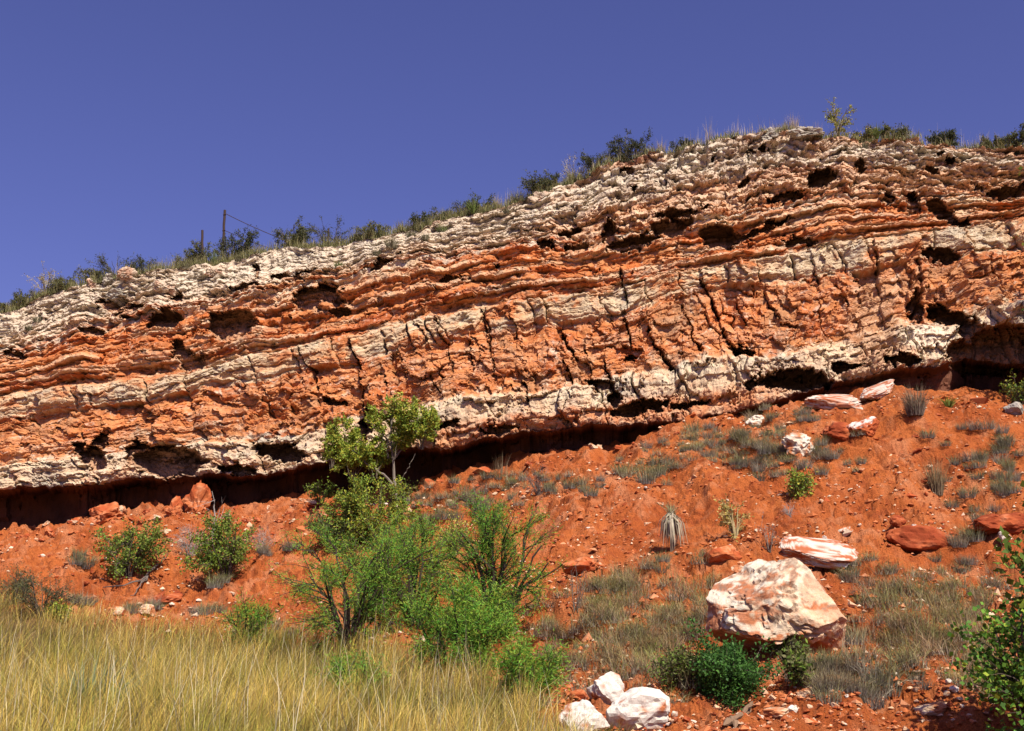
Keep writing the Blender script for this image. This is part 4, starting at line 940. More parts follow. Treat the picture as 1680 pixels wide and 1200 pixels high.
def foot_blocks():
    rng = np.random.default_rng(59); geo = []
    for k in range(5):
        V, F, c = rock_geo(940 + k, 3, 16, (.38, .75), .22, ['orange', 'red', 'orange', 'tan', 'red'][k], dims=(.5, .42, .40)); geo.append(mesh_data('foot_block', V, F, c, False, M_STONE))
    for px in list(np.linspace(15, 530, 30)) + list(np.linspace(680, 1180, 22)):
        px = px + rng.normal() * 8; p = gpx(px, foot(px) + rng.uniform(3, 22)); s = px_size(rng.uniform(10, 26), p)
        o = bpy.data.objects.new('foot_block', geo[rng.integers(0, 5)]); COL.objects.link(o); o.location = p + np.array([0, .1, s * .1]); o.scale = (s * rng.uniform(.8, 1.5), s, s * rng.uniform(.5, 1.0)); o.rotation_euler = (rng.uniform(-.4, .4), rng.uniform(-.4, .4), rng.uniform(0, 6.28))
        w = 'left of' if px < 600 else 'right of'
        tag(o, 'angular red earth block along the shaded cliff foot ' + w + ' the cliff tree', 'block', 'earth blocks at the cliff foot ' + w + ' the tree')
    for zx, zy, sx, sy, n, where in [(120, 890, 90, 22, 26, 'on the bank below the undercut, far left'), (330, 880, 90, 22, 24, 'on the bank around the dead sapling'), (500, 850, 40, 20, 12, 'on the bank left of the cliff tree'), (1000, 860, 110, 40, 16, 'on the bare slope left of the shaggy yucca'), (1470, 760, 90, 40, 14, 'on the upper right slope'), (1450, 1150, 120, 25, 16, 'in the rubble at lower right')]:
        for _ in range(n):
            px = zx + rng.normal() * sx; py = zy + rng.normal() * sy
            if not (0 < px < 1680 and foot(px) + 6 < py < 1198): continue
            p = gpx(px, py); s = px_size(rng.uniform(9, 22), p)
            o = bpy.data.objects.new('earth_block', geo[rng.integers(0, 5)]); COL.objects.link(o); o.location = p + np.array([0, .05, s * .05]); o.scale = (s * rng.uniform(.9, 1.8), s, s * rng.uniform(.4, .9)); o.rotation_euler = (rng.uniform(-.4, .4), rng.uniform(-.4, .4), rng.uniform(0, 6.28))
            tag(o, 'angular broken red earth block ' + where, 'block', 'broken earth blocks ' + where)
foot_blocks()
def stones():
    rng = np.random.default_rng(60); geo = []
    for k in range(10):
        V, F, c = rock_geo(900 + k, 2, 8, (.45, .8), .12, ['orange', 'tan', 'red', 'pale', 'tan', 'orange', 'white', 'orange', 'red', 'tan'][k], dims=(.5, .42, .32))
        geo.append(mesh_data('slope_stone', V, F, c, False, M_STONE))
    kinds = ['orange', 'tan', 'dark red', 'pale', 'tan', 'orange', 'white', 'orange', 'dark red', 'tan']
    zones = [(1350, 1150, 130, 40, 55, (8, 18), 'in the rubble below the biggest boulder'), (1500, 1140, 90, 25, 30, (8, 16), 'in the rubble at lower right under the grass patch'), (1250, 1180, 60, 20, 18, (8, 18), 'around the dead log'), (1460, 880, 80, 30, 18, (7, 12), 'on the gravel near the dark red boulder'),
             (1350, 870, 90, 40, 12, (6, 10), 'on the bare slope above the tilted slab'), (1120, 1185, 30, 10, 8, (10, 16), 'at the right foot of the white rocks'), (200, 900, 120, 50, 22, (7, 13), 'around the leftmost green shrub on the red bank'), (450, 880, 70, 40, 12, (7, 12), 'on the red bank left of the mesquites'),
             (250, 1010, 90, 12, 12, (8, 14), 'along the meadow edge at left'), (950, 850, 120, 50, 14, (6, 9), 'on the bare slope below the ridge grass'), (1600, 960, 70, 70, 14, (7, 12), 'on the slope left of the round-leaved bush'), (830, 790, 60, 25, 10, (7, 11), 'on the ridge right of the cliff tree'),
             (1360, 1100, 90, 20, 18, (8, 14), 'right at the foot of the biggest boulder'), (620, 830, 60, 20, 8, (7, 12), 'around the foot of the cliff tree')]
    for zx, zy, sx, sy, n, (a, b), where in zones:
        for _ in range(n):
            px = zx + rng.normal() * sx; py = zy + rng.normal() * sy
            if not (0 < px < 1680 and foot(px) + 12 < py < 1198) or py > meadow_edge(px) - 10: continue
            p = gpx(px, py); s = px_size(rng.uniform(a, b), p); g = rng.integers(0, 10)
            o = bpy.data.objects.new('slope_stone', geo[g]); COL.objects.link(o)
            o.location = p + np.array([0, 0, s * .12]); o.scale = (s, s * rng.uniform(.7, 1.1), s * rng.uniform(.6, 1.2)); o.rotation_euler = (rng.uniform(-.5, .5), rng.uniform(-.5, .5), rng.uniform(0, 6.28))
            tag(o, 'small loose ' + kinds[g] + ' stone ' + where, 'stone', 'loose stones ' + where)
stones()
def gravel():
    rng = np.random.default_rng(61); n = 20000
    px = rng.uniform(-60, 1760, n * 3); Y = np.exp(rng.uniform(np.log(11), np.log(37), n * 3))
    X = (px - 840) / FPX * Y * 1.01
    lim = wall_y(px) - .3; ok = Y < lim; X, Y = X[ok], Y[ok]
    z, m, msk, _ = ground_z(X, Y, True)
    d = 1.7 * fbm(X * .4, Y * .4, 3, 901) + fbm(X * 2, Y * 2, 2, 903) * .9
    qx, qy = proj(np.stack([X, Y, z], -1))
    lowr = sstep(1040, 1150, qy) * sstep(1050, 1250, qx)
    ok = (m > .5) & (d + lowr * .5 > rng.uniform(-.5, .55, len(X)))
    X, Y, z = X[ok][:n], Y[ok][:n], z[ok][:n]; n = len(X)
    O = np.array([[1, 0, 0], [-1, 0, 0], [0, 1, 0], [0, -1, 0], [0, 0, 1], [0, 0, -1]], float)
    T = np.array([[0, 2, 4], [2, 1, 4], [1, 3, 4], [3, 0, 4], [2, 0, 5], [1, 2, 5], [3, 1, 5], [0, 3, 5]])
    s = rng.lognormal(-3.75, .5, n) * (Y / 20) ** .5
    V = O[None] * (1 + rng.uniform(-.4, .4, (n, 6, 3))) + rng.normal(size=(n, 6, 3)) * .2
    a = rng.uniform(0, 6.28, n); ca, sa = np.cos(a)[:, None], np.sin(a)[:, None]
    V = np.stack([V[..., 0] * ca - V[..., 1] * sa, V[..., 0] * sa + V[..., 1] * ca, V[..., 2] * .7], -1) * s[:, None, None]
    V = V + np.stack([X, Y, z + s * .25], -1)[:, None]
    c = pal(rng, [(.46, .15, .055), (.40, .10, .03), (.56, .34, .20), (.62, .46, .31), (.34, .075, .025), (.50, .21, .10), (.44, .14, .05), (.40, .12, .04), (.30, .08, .03)], n)
    F = (np.arange(n)[:, None, None] * 6 + T[None]).reshape(-1, 3)
    o = mk('gravel', V.reshape(-1, 3), F, M_STONE, np.repeat(c, 6, 0)); tag(o, 'fine red and pink gravel strewn over the bare slope', 'gravel', None, 'stuff')
gravel()

# ------------------------------------------------------------------ trees and shrubs on the slope
def cliff_tree():
    p = at(648, 806, float(wall_y(648)) - 1.3); drop = max(0.0, p[2] - float(ground_z(p[0], p[1])))
    wd, fo = Buf(), Buf(); rng = np.random.default_rng(91)
    u = px_size(1, p)
    def path(pts, r0, r1):
        pts = np.array([[(x - 648) * u, d, (806 - y) * u] for x, y, d in pts]); n = 14
        t = np.linspace(0, len(pts) - 1, n); P = np.stack([np.interp(t, np.arange(len(pts)), pts[:, k]) for k in range(3)], -1); P[1:-1] += rng.normal(size=(n - 2, 3)) * .012
        tubes(wd, P[None], np.linspace(r0, r1, n)[None], np.array([[.20, .165, .13]]), 6); return P
    path([(652, 806 + drop / u + 6, 0), (651, 808, 0), (645, 780, .1), (643, 750, .1), (638, 715, .0), (640, 680, 0)], .055, .02)
    path([(648, 800, 0), (628, 778, -.1), (605, 765, -.2), (585, 745, -.2), (565, 735, -.1)], .04, .012)
    path([(644, 755, .1), (660, 730, .2), (685, 705, .2)], .03, .01); path([(652, 800, 0), (668, 775, -.3), (682, 748, -.4)], .018, .006); path([(642, 735, .1), (620, 705, -.1), (600, 690, -.2)], .025, .008)
    t = thing('cliff_tree', 'small leafy tree with a forked grey trunk growing against the cliff foot', 'tree', p)
    for k, (cx, cy, w, h, n) in enumerate([(580, 738, 100, 78, 2600), (560, 720, 60, 60, 900), (640, 712, 80, 70, 2000), (690, 702, 70, 64, 1700), (655, 672, 62, 46, 800), (615, 760, 60, 40, 900), (545, 745, 34, 40, 450), (710, 690, 26, 34, 260)]):
        w, h = w * 1.18, h * 1.12
        w2, f2 = shrub_geo(910 + k, w * u, h * u, stems=9, twigs=34, subs=90, leaves=int(n * 2.0), leaf=(.095, .055), cols=GREEN[1:2] + LIME + LIME + ([(.26, .32, .05)] if k != 4 else YELL), bark=(.14, .11, .08), r0=.012, tlen=.25 * w * u, jitter=.035, low=.3, flat=.3)
        o = np.array([(cx - 648) * u, rng.uniform(-.25, .25), (806 - cy - h / 2) * u])
        for v in w2.v: wd.add(v + o, np.array([.14, .11, .08]))
        wd.q += [q + (wd.n - w2.n) for q in [np.concatenate(w2.q)]]
        fo.add(np.concatenate(f2.v) + o, np.concatenate(f2.c), np.concatenate(f2.q))
    wd.obj('trunk', M_BARK, t); fo.obj('crown', M_LEAF, t)
cliff_tree()
leafy = dict(stems=18, twigs=90, subs=260, leaves=4200, leaf=(.075, .045), cols=GREEN + LIME[:1], jitter=.05)
mesq = dict(stems=17, twigs=95, subs=380, leaves=19000, leaf=(.075, .011), cols=MESQ + [(.24, .32, .04), (.16, .28, .03)], jitter=.06, bark=(.055, .04, .03), flat=.4, low=.12, base_r=.06)
plant('shrub', 'lone leafy sprig in the black shade left of the cliff tree', 527, 806, 48, 40, 930, **dict(leafy, leaves=650, stems=7, twigs=30, subs=70))
plant('shrub', 'yellow-green leafy shrub directly below the cliff tree', 612, 893, 150, 95, 931, **dict(leafy, cols=LIME + GREEN[:2], leaves=9500))
plant('shrub', 'dark leafy shrub at the left foot of the yellow-green shrub', 560, 905, 90, 62, 932, **dict(leafy, cols=GREEN + DARK, leaves=4200))
plant('shrub', 'short yellow-green shrub at the trunk foot of the cliff tree', 662, 825, 50, 34, 933, **dict(leafy, leaves=800, cols=LIME))
plant('shrub', 'green and yellow leafy shrub, leftmost of the two below the shaded undercut', 212, 948, 105, 88, 934, **dict(leafy, leaves=5000, top_cols=GREEN + YELL[:1]))
plant('shrub', 'green leafy shrub with twin tops below the dead sapling', 372, 950, 120, 92, 935, **dict(leafy, leaves=6000))
plant('dead_brush', 'grey dead brush left of the twin-topped green shrub', 312, 912, 74, 46, 936, 'brush', None, stems=30, twigs=160, subs=420, leaves=900, leaf=(.06, .012), cols=GREYT, bark=DEADW, jitter=.03, r0=.008)
plant('dead_brush', 'grey dead brush right of the twin-topped green shrub', 430, 905, 50, 36, 937, 'brush', None, stems=24, twigs=110, subs=280, leaves=500, leaf=(.06, .012), cols=GREYT, bark=DEADW, jitter=.03, r0=.007)
plant('dead_sapling', 'thin leafless grey sapling standing above the twin-topped shrub', 350, 900, 40, 120, 938, 'sapling', None, stems=4, twigs=10, subs=14, leaves=0, bark=DEADW, r0=.022, base_r=.02, flat=.9)
plant('mesquite', 'feathery green mesquite bush with dark stems, left one behind the meadow', 572, 1068, 240, 190, 940, 'bush', None, **mesq)
plant('mesquite', 'tallest feathery mesquite with dark forked trunk, right of the others', 815, 1048, 200, 225, 941, 'bush', None, **dict(mesq, leaves=19000, stems=16, top_cols=MESQ[:3] + [(.22, .25, .03)]))
plant('mesquite', 'low dense mesquite in front of the tall one at the meadow edge', 742, 1112, 210, 150, 942, 'bush', None, **dict(mesq, leaves=20000))
plant('mesquite', 'small mesquite standing in the dry meadow left of the others', 398, 1072, 98, 96, 943, 'bush', None, **dict(mesq, leaves=5000, stems=11))
plant('mesquite', 'low green mesquite right of the group, beside the white rocks', 868, 1165, 110, 95, 944, 'bush', None, **dict(mesq, leaves=7000))
plant('mesquite', 'mesquite sprouts low in the meadow below the left bush', 580, 1150, 110, 60, 945, 'bush', None, **dict(mesq, leaves=3500, stems=10))
plant('mesquite', 'mesquite branch between the two big mesquites', 680, 1030, 180, 165, 946, 'bush', None, **dict(mesq, leaves=14000, stems=14))
plant('mesquite', 'soft feathery mesquite filling the gap below the yellow-green shrub', 625, 1000, 190, 130, 968, 'bush', None, **dict(mesq, leaves=12000, cols=MESQ + LIME))
plant('yellow_shrub', 'yellowing shrub behind the tall mesquite', 748, 912, 62, 58, 947, **dict(leafy, cols=YELL + LIME[:2], leaves=1100))
plant('dry_plant', 'upright dry yellow leafy plant on the bare mid slope', 1207, 882, 46, 82, 948, 'plant', None, stems=9, twigs=36, subs=90, leaves=700, leaf=(.07, .03), cols=YELL, bark=(.4, .32, .16), jitter=.02, flat=.8)
plant('shrub', 'small round green shrub alone on the slope above the biggest boulder', 1316, 812, 46, 38, 949, **dict(leafy, leaves=900, cols=LIME + GREEN))
plant('dead_brush', 'round grey tumbleweed left of the bare mid slope gravel', 1295, 848, 28, 24, 950, 'brush', None, stems=30, twigs=90, subs=160, leaves=0, bark=DEADW, r0=.005)
plant('dead_brush', 'spindly grey dead stalk with drooping twigs right of the dry yellow plant', 1262, 905, 34, 56, 951, 'brush', None, stems=8, twigs=30, subs=40, leaves=80, leaf=(.05, .015), cols=GREYT, bark=(.2, .16, .12), r0=.01)
plant('green_bush', 'dense dark green bush left below the biggest boulder', 1192, 1150, 125, 82, 952, 'bush', None, **dict(leafy, cols=[(.05, .13, .022), (.07, .17, .028), (.035, .095, .018)], leaves=9000, leaf=(.05, .028), stems=26, flat=.35))
plant('green_bush', 'duller olive bush joined to the left of the dense dark green bush', 1122, 1140, 90, 62, 953, 'bush', None, **dict(leafy, cols=OLIVE + GREEN[:2], leaves=3200, leaf=(.05, .02)))
plant('shrub', 'green sprig at the right edge above the grey weathered rock', 1674, 655, 40, 42, 954, **dict(leafy, leaves=700, cols=LIME + GREEN))
plant('dead_brush', 'dark bare brush on the ridge grass left of centre slope', 885, 812, 52, 58, 955, 'brush', None, stems=20, twigs=80, subs=150, leaves=160, leaf=(.05, .012), cols=GREYT, bark=(.14, .11, .09), r0=.010)
plant('shrub', 'dark olive bush at the meadow edge, far left', 70, 1012, 90, 62, 956, **dict(leafy, cols=OLIVE + DARK, leaves=2600, leaf=(.06, .02)))
plant('shrub', 'olive bush cut by the left picture edge above the meadow', 18, 990, 70, 46, 957, **dict(leafy, cols=OLIVE, leaves=1800, leaf=(.06, .02)))
plant('shrub', 'yellow-green low shrub at the meadow edge right of the dark olive bush', 100, 1022, 46, 26, 958, **dict(leafy, cols=LIME, leaves=700))
plant('shrub', 'green slender sprout left below the biggest boulder foot', 1312, 1128, 40, 44, 959, **dict(leafy, cols=GREEN + OLIVE, leaves=420, stems=7))
plant('shrub', 'weedy sprout in front of the biggest boulder', 1290, 1092, 60, 36, 960, **dict(leafy, cols=OLIVE + GREEN, leaves=500, stems=10))
plant('dead_brush', 'dead grey twig bush on the red slope beside the right mesquite', 945, 1010, 60, 80, 961, 'brush', None, stems=6, twigs=24, subs=40, leaves=0, bark=(.12, .10, .08), r0=.010)
RB = at(1722, 1300, 10.5); RB[2] = ground_z(RB[0], RB[1])
plant('leafy_bush', 'round-leaved bright green bush cut by the right edge in the foreground', 0, 0, 170, 250, 962, 'bush', None, P=RB, stems=18, twigs=90, subs=240, leaves=4600, leaf=(.055, .05), cols=[(.085, .20, .02), (.13, .27, .03), (.05, .12, .015), (.22, .28, .03)], jitter=.06, flat=.5, low=.2, r0=.016)
SH = gpx(1640, 905)
T2 = at(1935, 760, 27.0); T2[2] = ground_z(T2[0], T2[1])
plant('leafy_tree', 'leafy tree just outside the right edge whose shade falls on the cliff corner', 0, 0, 190, 450, 963, 'tree', None, P=T2, wood_name='trunk', leaf_name='crown', stems=16, twigs=90, subs=240, leaves=6000, leaf=(.14, .09), cols=GREEN, jitter=.09, flat=.4, low=.35, r0=.06, base_r=.02)
T3 = at(1830, 1270, 11.6); T3[2] = ground_z(T3[0], T3[1])
plant('leafy_tree', 'leafy bush outside the lower right corner, shading the low stones', 0, 0, 190, 380, 964, 'tree', None, P=T3, wood_name='trunk', leaf_name='crown', stems=18, twigs=110, subs=260, leaves=4500, leaf=(.10, .08), cols=GREEN, jitter=.08, flat=.4, low=.25, r0=.03, base_r=.05)

# dead wood
def log(name, label, pts, r, seed, cat):
    rng = np.random.default_rng(seed); b = Buf()
    Q = np.array([gpx(x, y) + np.array([0, 0, r * .8]) for x, y in pts]); n = 14
    t = np.linspace(0, len(Q) - 1, n); P = np.stack([np.interp(t, np.arange(len(Q)), Q[:, k]) for k in range(3)], -1); P += rng.normal(size=P.shape) * r * .3; rr = r * np.linspace(1, .55, n) * rng.uniform(.75, 1.2, n); rr[0] = .15 * r; rr[-1] = .1 * r
    o0 = P[0].copy(); tubes(b, P[None] - o0, rr[None], np.array([[.22, .14, .085]]), 7)
    tag(b.obj(name, M_BARK, None, o0), label, cat); return o0, P
log('dead_log', 'weathered dead log lying below the dense dark green bush', [(1188, 1198), (1212, 1180), (1238, 1160)], .038, 5, 'log')
log('dead_log', 'thin dead stick beside the weathered log', [(1205, 1198), (1232, 1172)], .035, 6, 'log')
def fallen_branch():
    rng = np.random.default_rng(8); p = gpx(235, 955); u = px_size(1, p); b = Buf()
    for pts, r in [([(262, 930), (245, 945), (230, 958), (205, 966), (170, 970)], .035), ([(245, 945), (238, 960), (222, 978)], .022), ([(240, 950), (226, 972), (216, 985)], .02), ([(262, 930), (270, 922), (276, 915)], .02), ([(230, 958), (214, 952), (196, 956)], .014)]:
        Q = np.array([gpx(x, y) + np.array([0, -.05, .05]) for x, y in pts]) - p; n = 9
        t = np.linspace(0, len(Q) - 1, n); P = np.stack([np.interp(t, np.arange(len(Q)), Q[:, k]) for k in range(3)], -1) + rng.normal(size=(n, 3)) * .02
        tubes(b, P[None], (r * np.linspace(1, .4, n))[None], np.array([[.15, .12, .10]]), 5)
    tag(b.obj('fallen_branch', M_BARK, None, p), 'dark forked dead branch fallen below the leftmost green shrub', 'branch')
fallen_branch()

# ------------------------------------------------------------------ yuccas and grass
def single_tuft(name, label, cx, foot_py, hpx, cat, seed, **kw):
    p = gpx(cx, foot_py); L = px_size(hpx, p)
    o = tuft_geo(seed, L=L, **kw).obj(name, M_GRASS, None, p); tag(o, label, cat); return o
def skirt_yucca():
    p = gpx(1103, 905); L = px_size(60, p); rng = np.random.default_rng(33)
    t = thing('yucca', 'shaggy yucca with a skirt of dead drooping leaves on the bare slope', 'yucca', p)
    b = Buf(); n = 190; az = rng.uniform(0, 6.28, n); B = np.repeat([[0, 0, L * .95]], n, 0) + rng.normal(size=(n, 3)) * .03
    d = np.stack([np.cos(az), np.sin(az), 0 * az], -1); side = np.stack([-np.sin(az), np.cos(az), 0 * az], -1); ln = L * rng.uniform(.5, 1.0, n)[:, None]; hw = .012
    out = rng.uniform(.12, .55, n)[:, None]
    P1 = B + d * ln * out * .7 + np.array([0, 0, -.25]) * ln; P2 = B + d * ln * out + np.array([0, 0, -.95]) * ln
    V = np.stack([B - side * hw, B + side * hw, P1 + side * hw * 1.2, P1 - side * hw * 1.2, P2], 1); i = np.arange(n)[:, None] * 5
    b.add(V, np.repeat(pal(rng, [(.42, .36, .24), (.34, .28, .2), (.48, .43, .31)], n), 5, 0), i + np.array([0, 1, 2, 3]), i + np.array([3, 2, 4]))
    b.obj('dead_leaf_skirt', M_GRASS, t)
    b2 = tuft_geo(34, 60, L * .55, .9, .03, .02, ((.34, .30, .18),), ((.40, .36, .2), (.26, .26, .1)), 2, .2, .6)
    for v in b2.v: v[:, 2] += L * .9
    b2.obj('leaf_rosette', M_GRASS, t)
    bt = Buf(); tubes(bt, np.array([[[0, 0, -.1], [0, 0, L * .5], [0.02, 0, L]]]), np.array([[.05, .045, .04]]), np.array([[.2, .15, .1]]), 6); bt.obj('stem', M_BARK, t)
skirt_yucca()
single_tuft('yucca', 'bright green star-shaped yucca near the cliff corner at right', 1556, 668, 24, 'yucca', 35, n=60, spread=1.1, r=.04, w=.035, base=((.14, .18, .04),), tip=((.26, .32, .06), (.2, .28, .05)), droop=.3, lmin=.7)
single_tuft('grass_tussock', 'large brown grass tussock near the cliff corner left of the green yucca', 1502, 682, 56, 'tussock', 36, n=420, spread=.6, r=.18, w=.014, base=((.20, .16, .13),), tip=((.28, .22, .12), (.20, .16, .1)))
single_tuft('grass_tussock', 'tall upright brown grass tussock on the right slope above the dark red boulder', 1537, 812, 64, 'tussock', 37, n=320, spread=.35, r=.12, w=.012, base=((.24, .18, .12),), tip=((.32, .24, .10), (.24, .19, .09)))
single_tuft('grass_tussock', 'blue-green bunch of wide blades low in the meadow at left', 140, 1200, 130, 'tussock', 38, n=170, spread=.7, r=.22, w=.016, base=((.10, .13, .06),), tip=((.16, .22, .11), (.22, .27, .14)), seg=4, lmin=.5)
single_tuft('grass_tussock', 'tall dry cane clump against the shaded undercut right of the tree', 822, 765, 42, 'tussock', 39, n=60, spread=.25, r=.2, w=.012, base=((.20, .15, .09),), tip=((.24, .18, .10),))
protos = []
for k in range(8):
    gy = [((.25, .24, .07), (.32, .28, .10), (.18, .19, .05)), ((.30, .26, .15), (.36, .31, .2)), ((.20, .22, .06), (.28, .27, .08)), ((.34, .27, .12), (.28, .22, .10))][k % 4]
    protos.append(tuft_geo(1000 + k, 190, .34, .85, .15, .010, ((.24, .215, .20), (.18, .16, .15)), gy, 2).data('grass_tuft', M_GRASS))
def tufts():
    rng = np.random.default_rng(62); cnt = 0
    Z = [((700, 850, 35, 14), 5, 'grey-green grass tuft on the ridge line right of the cliff tree', (.9, 1.5)), ((760, 822, 40, 14), 5, None, (.9, 1.4)), ((830, 800, 40, 14), 6, None, (.8, 1.3)), ((940, 800, 30, 12), 8, None, (.7, 1.1)), ((1060, 775, 35, 12), 6, None, (1.0, 1.5)), ((1130, 735, 40, 14), 5, None, (.8, 1.2)), ((1200, 722, 40, 14), 5, None, (.8, 1.2)),
         ((1250, 760, 40, 18), 8, 'grey grass tuft on the hump around the pale rubble', (.7, 1.2)), ((1340, 755, 40, 14), 12, None, (.7, 1.1)), ((1290, 690, 40, 10), 8, None, (.7, 1.0)),
         ((1630, 730, 40, 30), 20, 'small grass tuft on the upper right slope below the grey rock', (.7, 1.2)), ((1600, 790, 60, 30), 14, None, (.6, 1.0)), ((1560, 905, 40, 25), 9, None, (.7, 1.1)), ((1640, 800, 30, 20), 8, None, (.7, 1.1)),
         ((340, 985, 14, 14), 5, 'dry grass tuft on the red bank above the meadow edge', (1.0, 1.6)), ((145, 995, 10, 8), 3, None, (1.0, 1.4)), ((125, 925, 12, 10), 4, None, (1.0, 1.5)), ((230, 1000, 40, 8), 5, None, (.8, 1.2)), ((470, 900, 25, 12), 4, None, (.8, 1.2)), ((440, 1040, 30, 10), 6, None, (.9, 1.3)),
         ((1330, 1130, 60, 25), 9, 'thin grass tuft among the stones below the biggest boulder', (.7, 1.1)), ((1400, 1080, 40, 30), 12, None, (.7, 1.2)), ((1450, 1140, 60, 20), 8, None, (.6, 1.0)), ((1100, 930, 20, 8), 2, None, (.8, 1.0)), ((1380, 940, 40, 12), 6, None, (.7, 1.1))]
    lab = ''; 
    for (zx, zy, sx, sy), n, l, (a, b) in Z:
        lab = l or lab
        for _ in range(n):
            px = zx + rng.normal() * sx; py = zy + rng.normal() * sy
            if not (-5 < px < 1690 and foot(px) + 6 < py < 1205): continue
            if 1190 < px < 1390 and 920 < py < 1085: continue
            p = gpx(px, py); s = rng.uniform(a, b)
            o = bpy.data.objects.new('grass_tuft', protos[rng.integers(0, 8)]); COL.objects.link(o); o.location = p; o.scale = (s, s, s * rng.uniform(.8, 1.2)); o.rotation_euler = (0, 0, rng.uniform(0, 6.28))
            tag(o, lab, 'grass tuft', lab.replace('grass tuft', 'grass tufts')); cnt += 1
    print('tufts', cnt)
tufts()
def brush_patch(label, zones, seed, tips, ss=(.75, 1.5)):
    rng = np.random.default_rng(seed); b = Buf()
    for zx, zy, sx, sy, n in zones:
        for _ in range(n):
            px = zx + rng.normal() * sx; py = zy + rng.normal() * sy
            if not (-5 < px < 1720 and py < 1230) or (1190 < px < 1390 and 920 < py < 1085): continue
            p = gpx(px, py); s = rng.uniform(*ss); m = rng.integers(60, 140); L = .30 * s
            az = rng.uniform(0, 6.28, m); rr = np.sqrt(rng.uniform(0, 1, m)) * .16 * s
            B = p + np.stack([np.cos(az) * rr, np.sin(az) * rr, 0 * rr - .04], -1)
            up = rng.uniform(.8, 1.2)
            blades(b, B, L * rng.uniform(.4, 1.15, m), rng.uniform(0, 6.28, m), rng.uniform(.1, 1.5, m), .010 * rng.uniform(.6, 1.3, m), pal(rng, [(.24, .20, .17), (.17, .14, .11), (.30, .25, .19)], m), pal(rng, [tips[rng.integers(0, len(tips))], tips[rng.integers(0, len(tips))]], m, .4) * up, 2, .35, rng.normal(size=m))
    tag(b.obj('brush_grass', M_GRASS), label, 'grass', None, 'stuff')
TIPS = [(.32, .30, .06), (.44, .33, .09), (.24, .26, .045), (.48, .34, .14), (.38, .20, .07), (.26, .28, .05), (.32, .17, .07)]
brush_patch('brushy mass of olive and grey grass left of the biggest boulder', [(1000, 985, 34, 24, 34), (1060, 1000, 42, 35, 26), (950, 1065, 42, 35, 30), (1050, 1075, 52, 30, 40), (1110, 1040, 40, 30, 24), (1165, 990, 18, 28, 16), (895, 1045, 32, 32, 14), (1100, 1110, 50, 15, 12)], 65, TIPS)
brush_patch('brushy mass of grey-green grass right of the biggest boulder', [(1540, 1000, 48, 30, 44), (1470, 1030, 42, 35, 30), (1570, 1060, 48, 30, 28), (1425, 960, 20, 20, 10), (1610, 1110, 40, 20, 14), (1500, 1085, 50, 15, 12), (1560, 960, 50, 15, 10)], 66, TIPS)
RIDGE = [(.30, .30, .08), (.38, .34, .12), (.24, .26, .06), (.34, .30, .18), (.42, .37, .14)]
brush_patch('short yellow-green and grey grass cover along the ridge below the cliff lip', [(700, 850, 34, 14, 22), (760, 822, 38, 13, 24), (830, 795, 38, 12, 16), (900, 790, 30, 10, 6), (1060, 772, 32, 11, 18), (1130, 738, 38, 12, 26), (1200, 722, 40, 13, 28), (1260, 745, 40, 18, 22), (1330, 755, 40, 14, 14), (1300, 695, 40, 9, 10)], 67, RIDGE, (.6, 1.15))
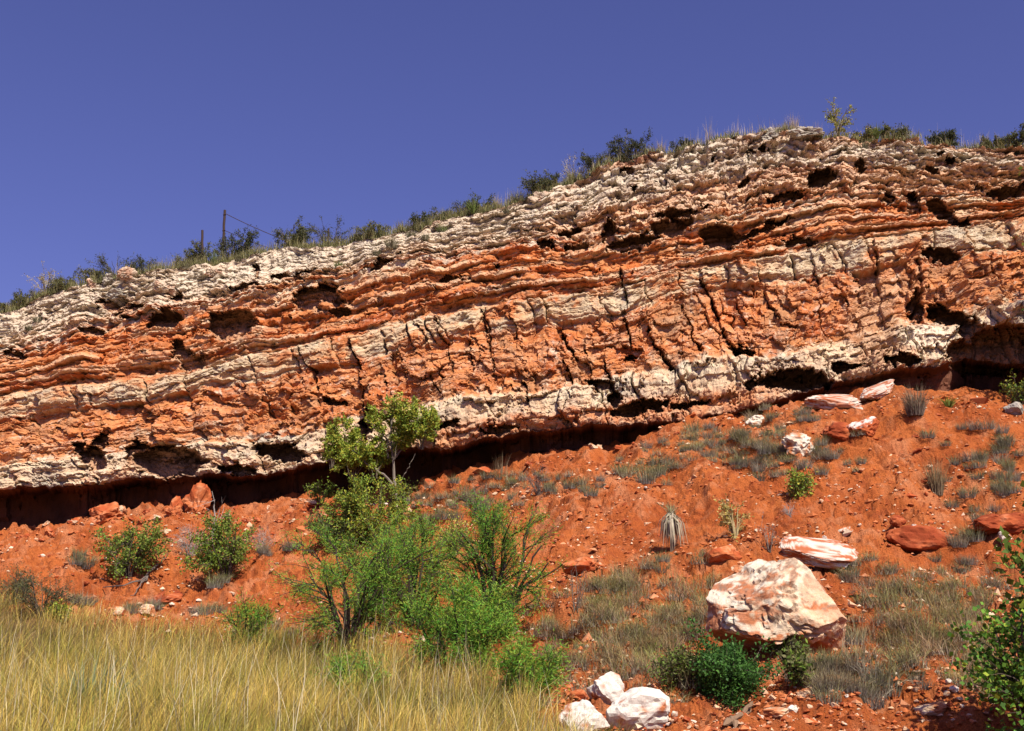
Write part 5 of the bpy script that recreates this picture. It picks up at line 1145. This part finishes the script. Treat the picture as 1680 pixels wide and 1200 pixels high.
def meadow():
    rng = np.random.default_rng(63); b = Buf(); n = 190000
    px = rng.uniform(-160, 1010, n); Y = np.exp(rng.uniform(np.log(8.2), np.log(31), n)); X = (px - 840) / FPX * Y * 1.0
    z = ground_z(X, Y); qx, qy = proj(np.stack([X, Y, z], -1))
    e = meadow_edge(qx); dn = fbm(X * .45, Y * .45, 3, 951); cl = fbm(X * 1.6, Y * 1.6, 2, 953) + 1.1 * fbm(X * 4.5, Y * 3.2, 2, 955)
    ok = (qy > e - 14 + 26 * dn) & (qy < 1420) & (cl + rng.uniform(-.25, .55, n) > 0)
    ok &= ~((qx > 880) & (qy < 1230) & (rng.uniform(0, 1, n) < .75))
    X, Y, z, dn, cl, qx = X[ok], Y[ok], z[ok], dn[ok], cl[ok], qx[ok]
    k = min(len(X), 84000); X, Y, z, dn, cl, qx = (a[:k] for a in (X, Y, z, dn, cl, qx)); n = k
    L = (.58 + .40 * dn + .34 * np.clip(cl, -.6, .7)) * rng.uniform(.45, 1.2, n) * np.interp(qx, [0, 400, 800, 950], [1.0, .95, .85, .7])
    wind = 0.35
    az = np.where(rng.uniform(0, 1, n) < .5, rng.normal(size=n) * .9 + .3, rng.uniform(0, 6.28, n))
    cb = pal(rng, [(.16, .11, .045), (.22, .14, .06), (.12, .11, .035)], n);  # brown blade bases, darkened further for the shade low between blades
    warm = 1.5 * fbm(X * .55, Y * .55, 3, 957)[:, None]; dark = sstep(.0, .5, fbm(X * .9 + 40, Y * .9, 3, 959))[:, None]
    var = rng.uniform(.35, 1.25, (n, 1))
    cb = cb * (.55 + .6 * rng.uniform(0, 1, (n, 1))); ct = var * np.where(rng.uniform(-.6, .6, (n, 1)) + warm * 1.3 > 0, pal(rng, [(.95, .68, .14), (.92, .62, .11), (.95, .76, .25), (.78, .48, .12)], n), pal(rng, [(.50, .47, .06), (.34, .38, .05), (.58, .49, .07), (.26, .19, .06)], n))
    ct = ct * (1 - dark * np.array([.45, .42, .30])); cb = cb * (1 - dark * .35)
    blades(b, np.stack([X, Y, z - .03], -1), L * (1 - .25 * dark[:, 0]), az, rng.uniform(.05, .85, n), rng.uniform(.004, .009, n) * (Y / 13) ** .5, cb, ct, 3, .25, rng.normal(size=n))
    m = 900; i = rng.integers(0, n, m)
    blades(b, np.stack([X[i], Y[i], z[i]], -1), rng.uniform(.7, 1.15, m) * np.interp(qx[i], [0, 700, 950], [1, .95, .7]), rng.uniform(0, 6.28, m), rng.uniform(.05, .6, m), rng.uniform(.006, .010, m), pal(rng, [(.46, .38, .2)], m), pal(rng, [(.62, .54, .34), (.55, .45, .25), (.68, .62, .45)], m), 3)
    print('meadow blades', n)
    tag(b.obj('meadow_grass', M_GRASS), 'tall dry straw and olive meadow grass filling the lower left', 'grass', None, 'stuff')
meadow()
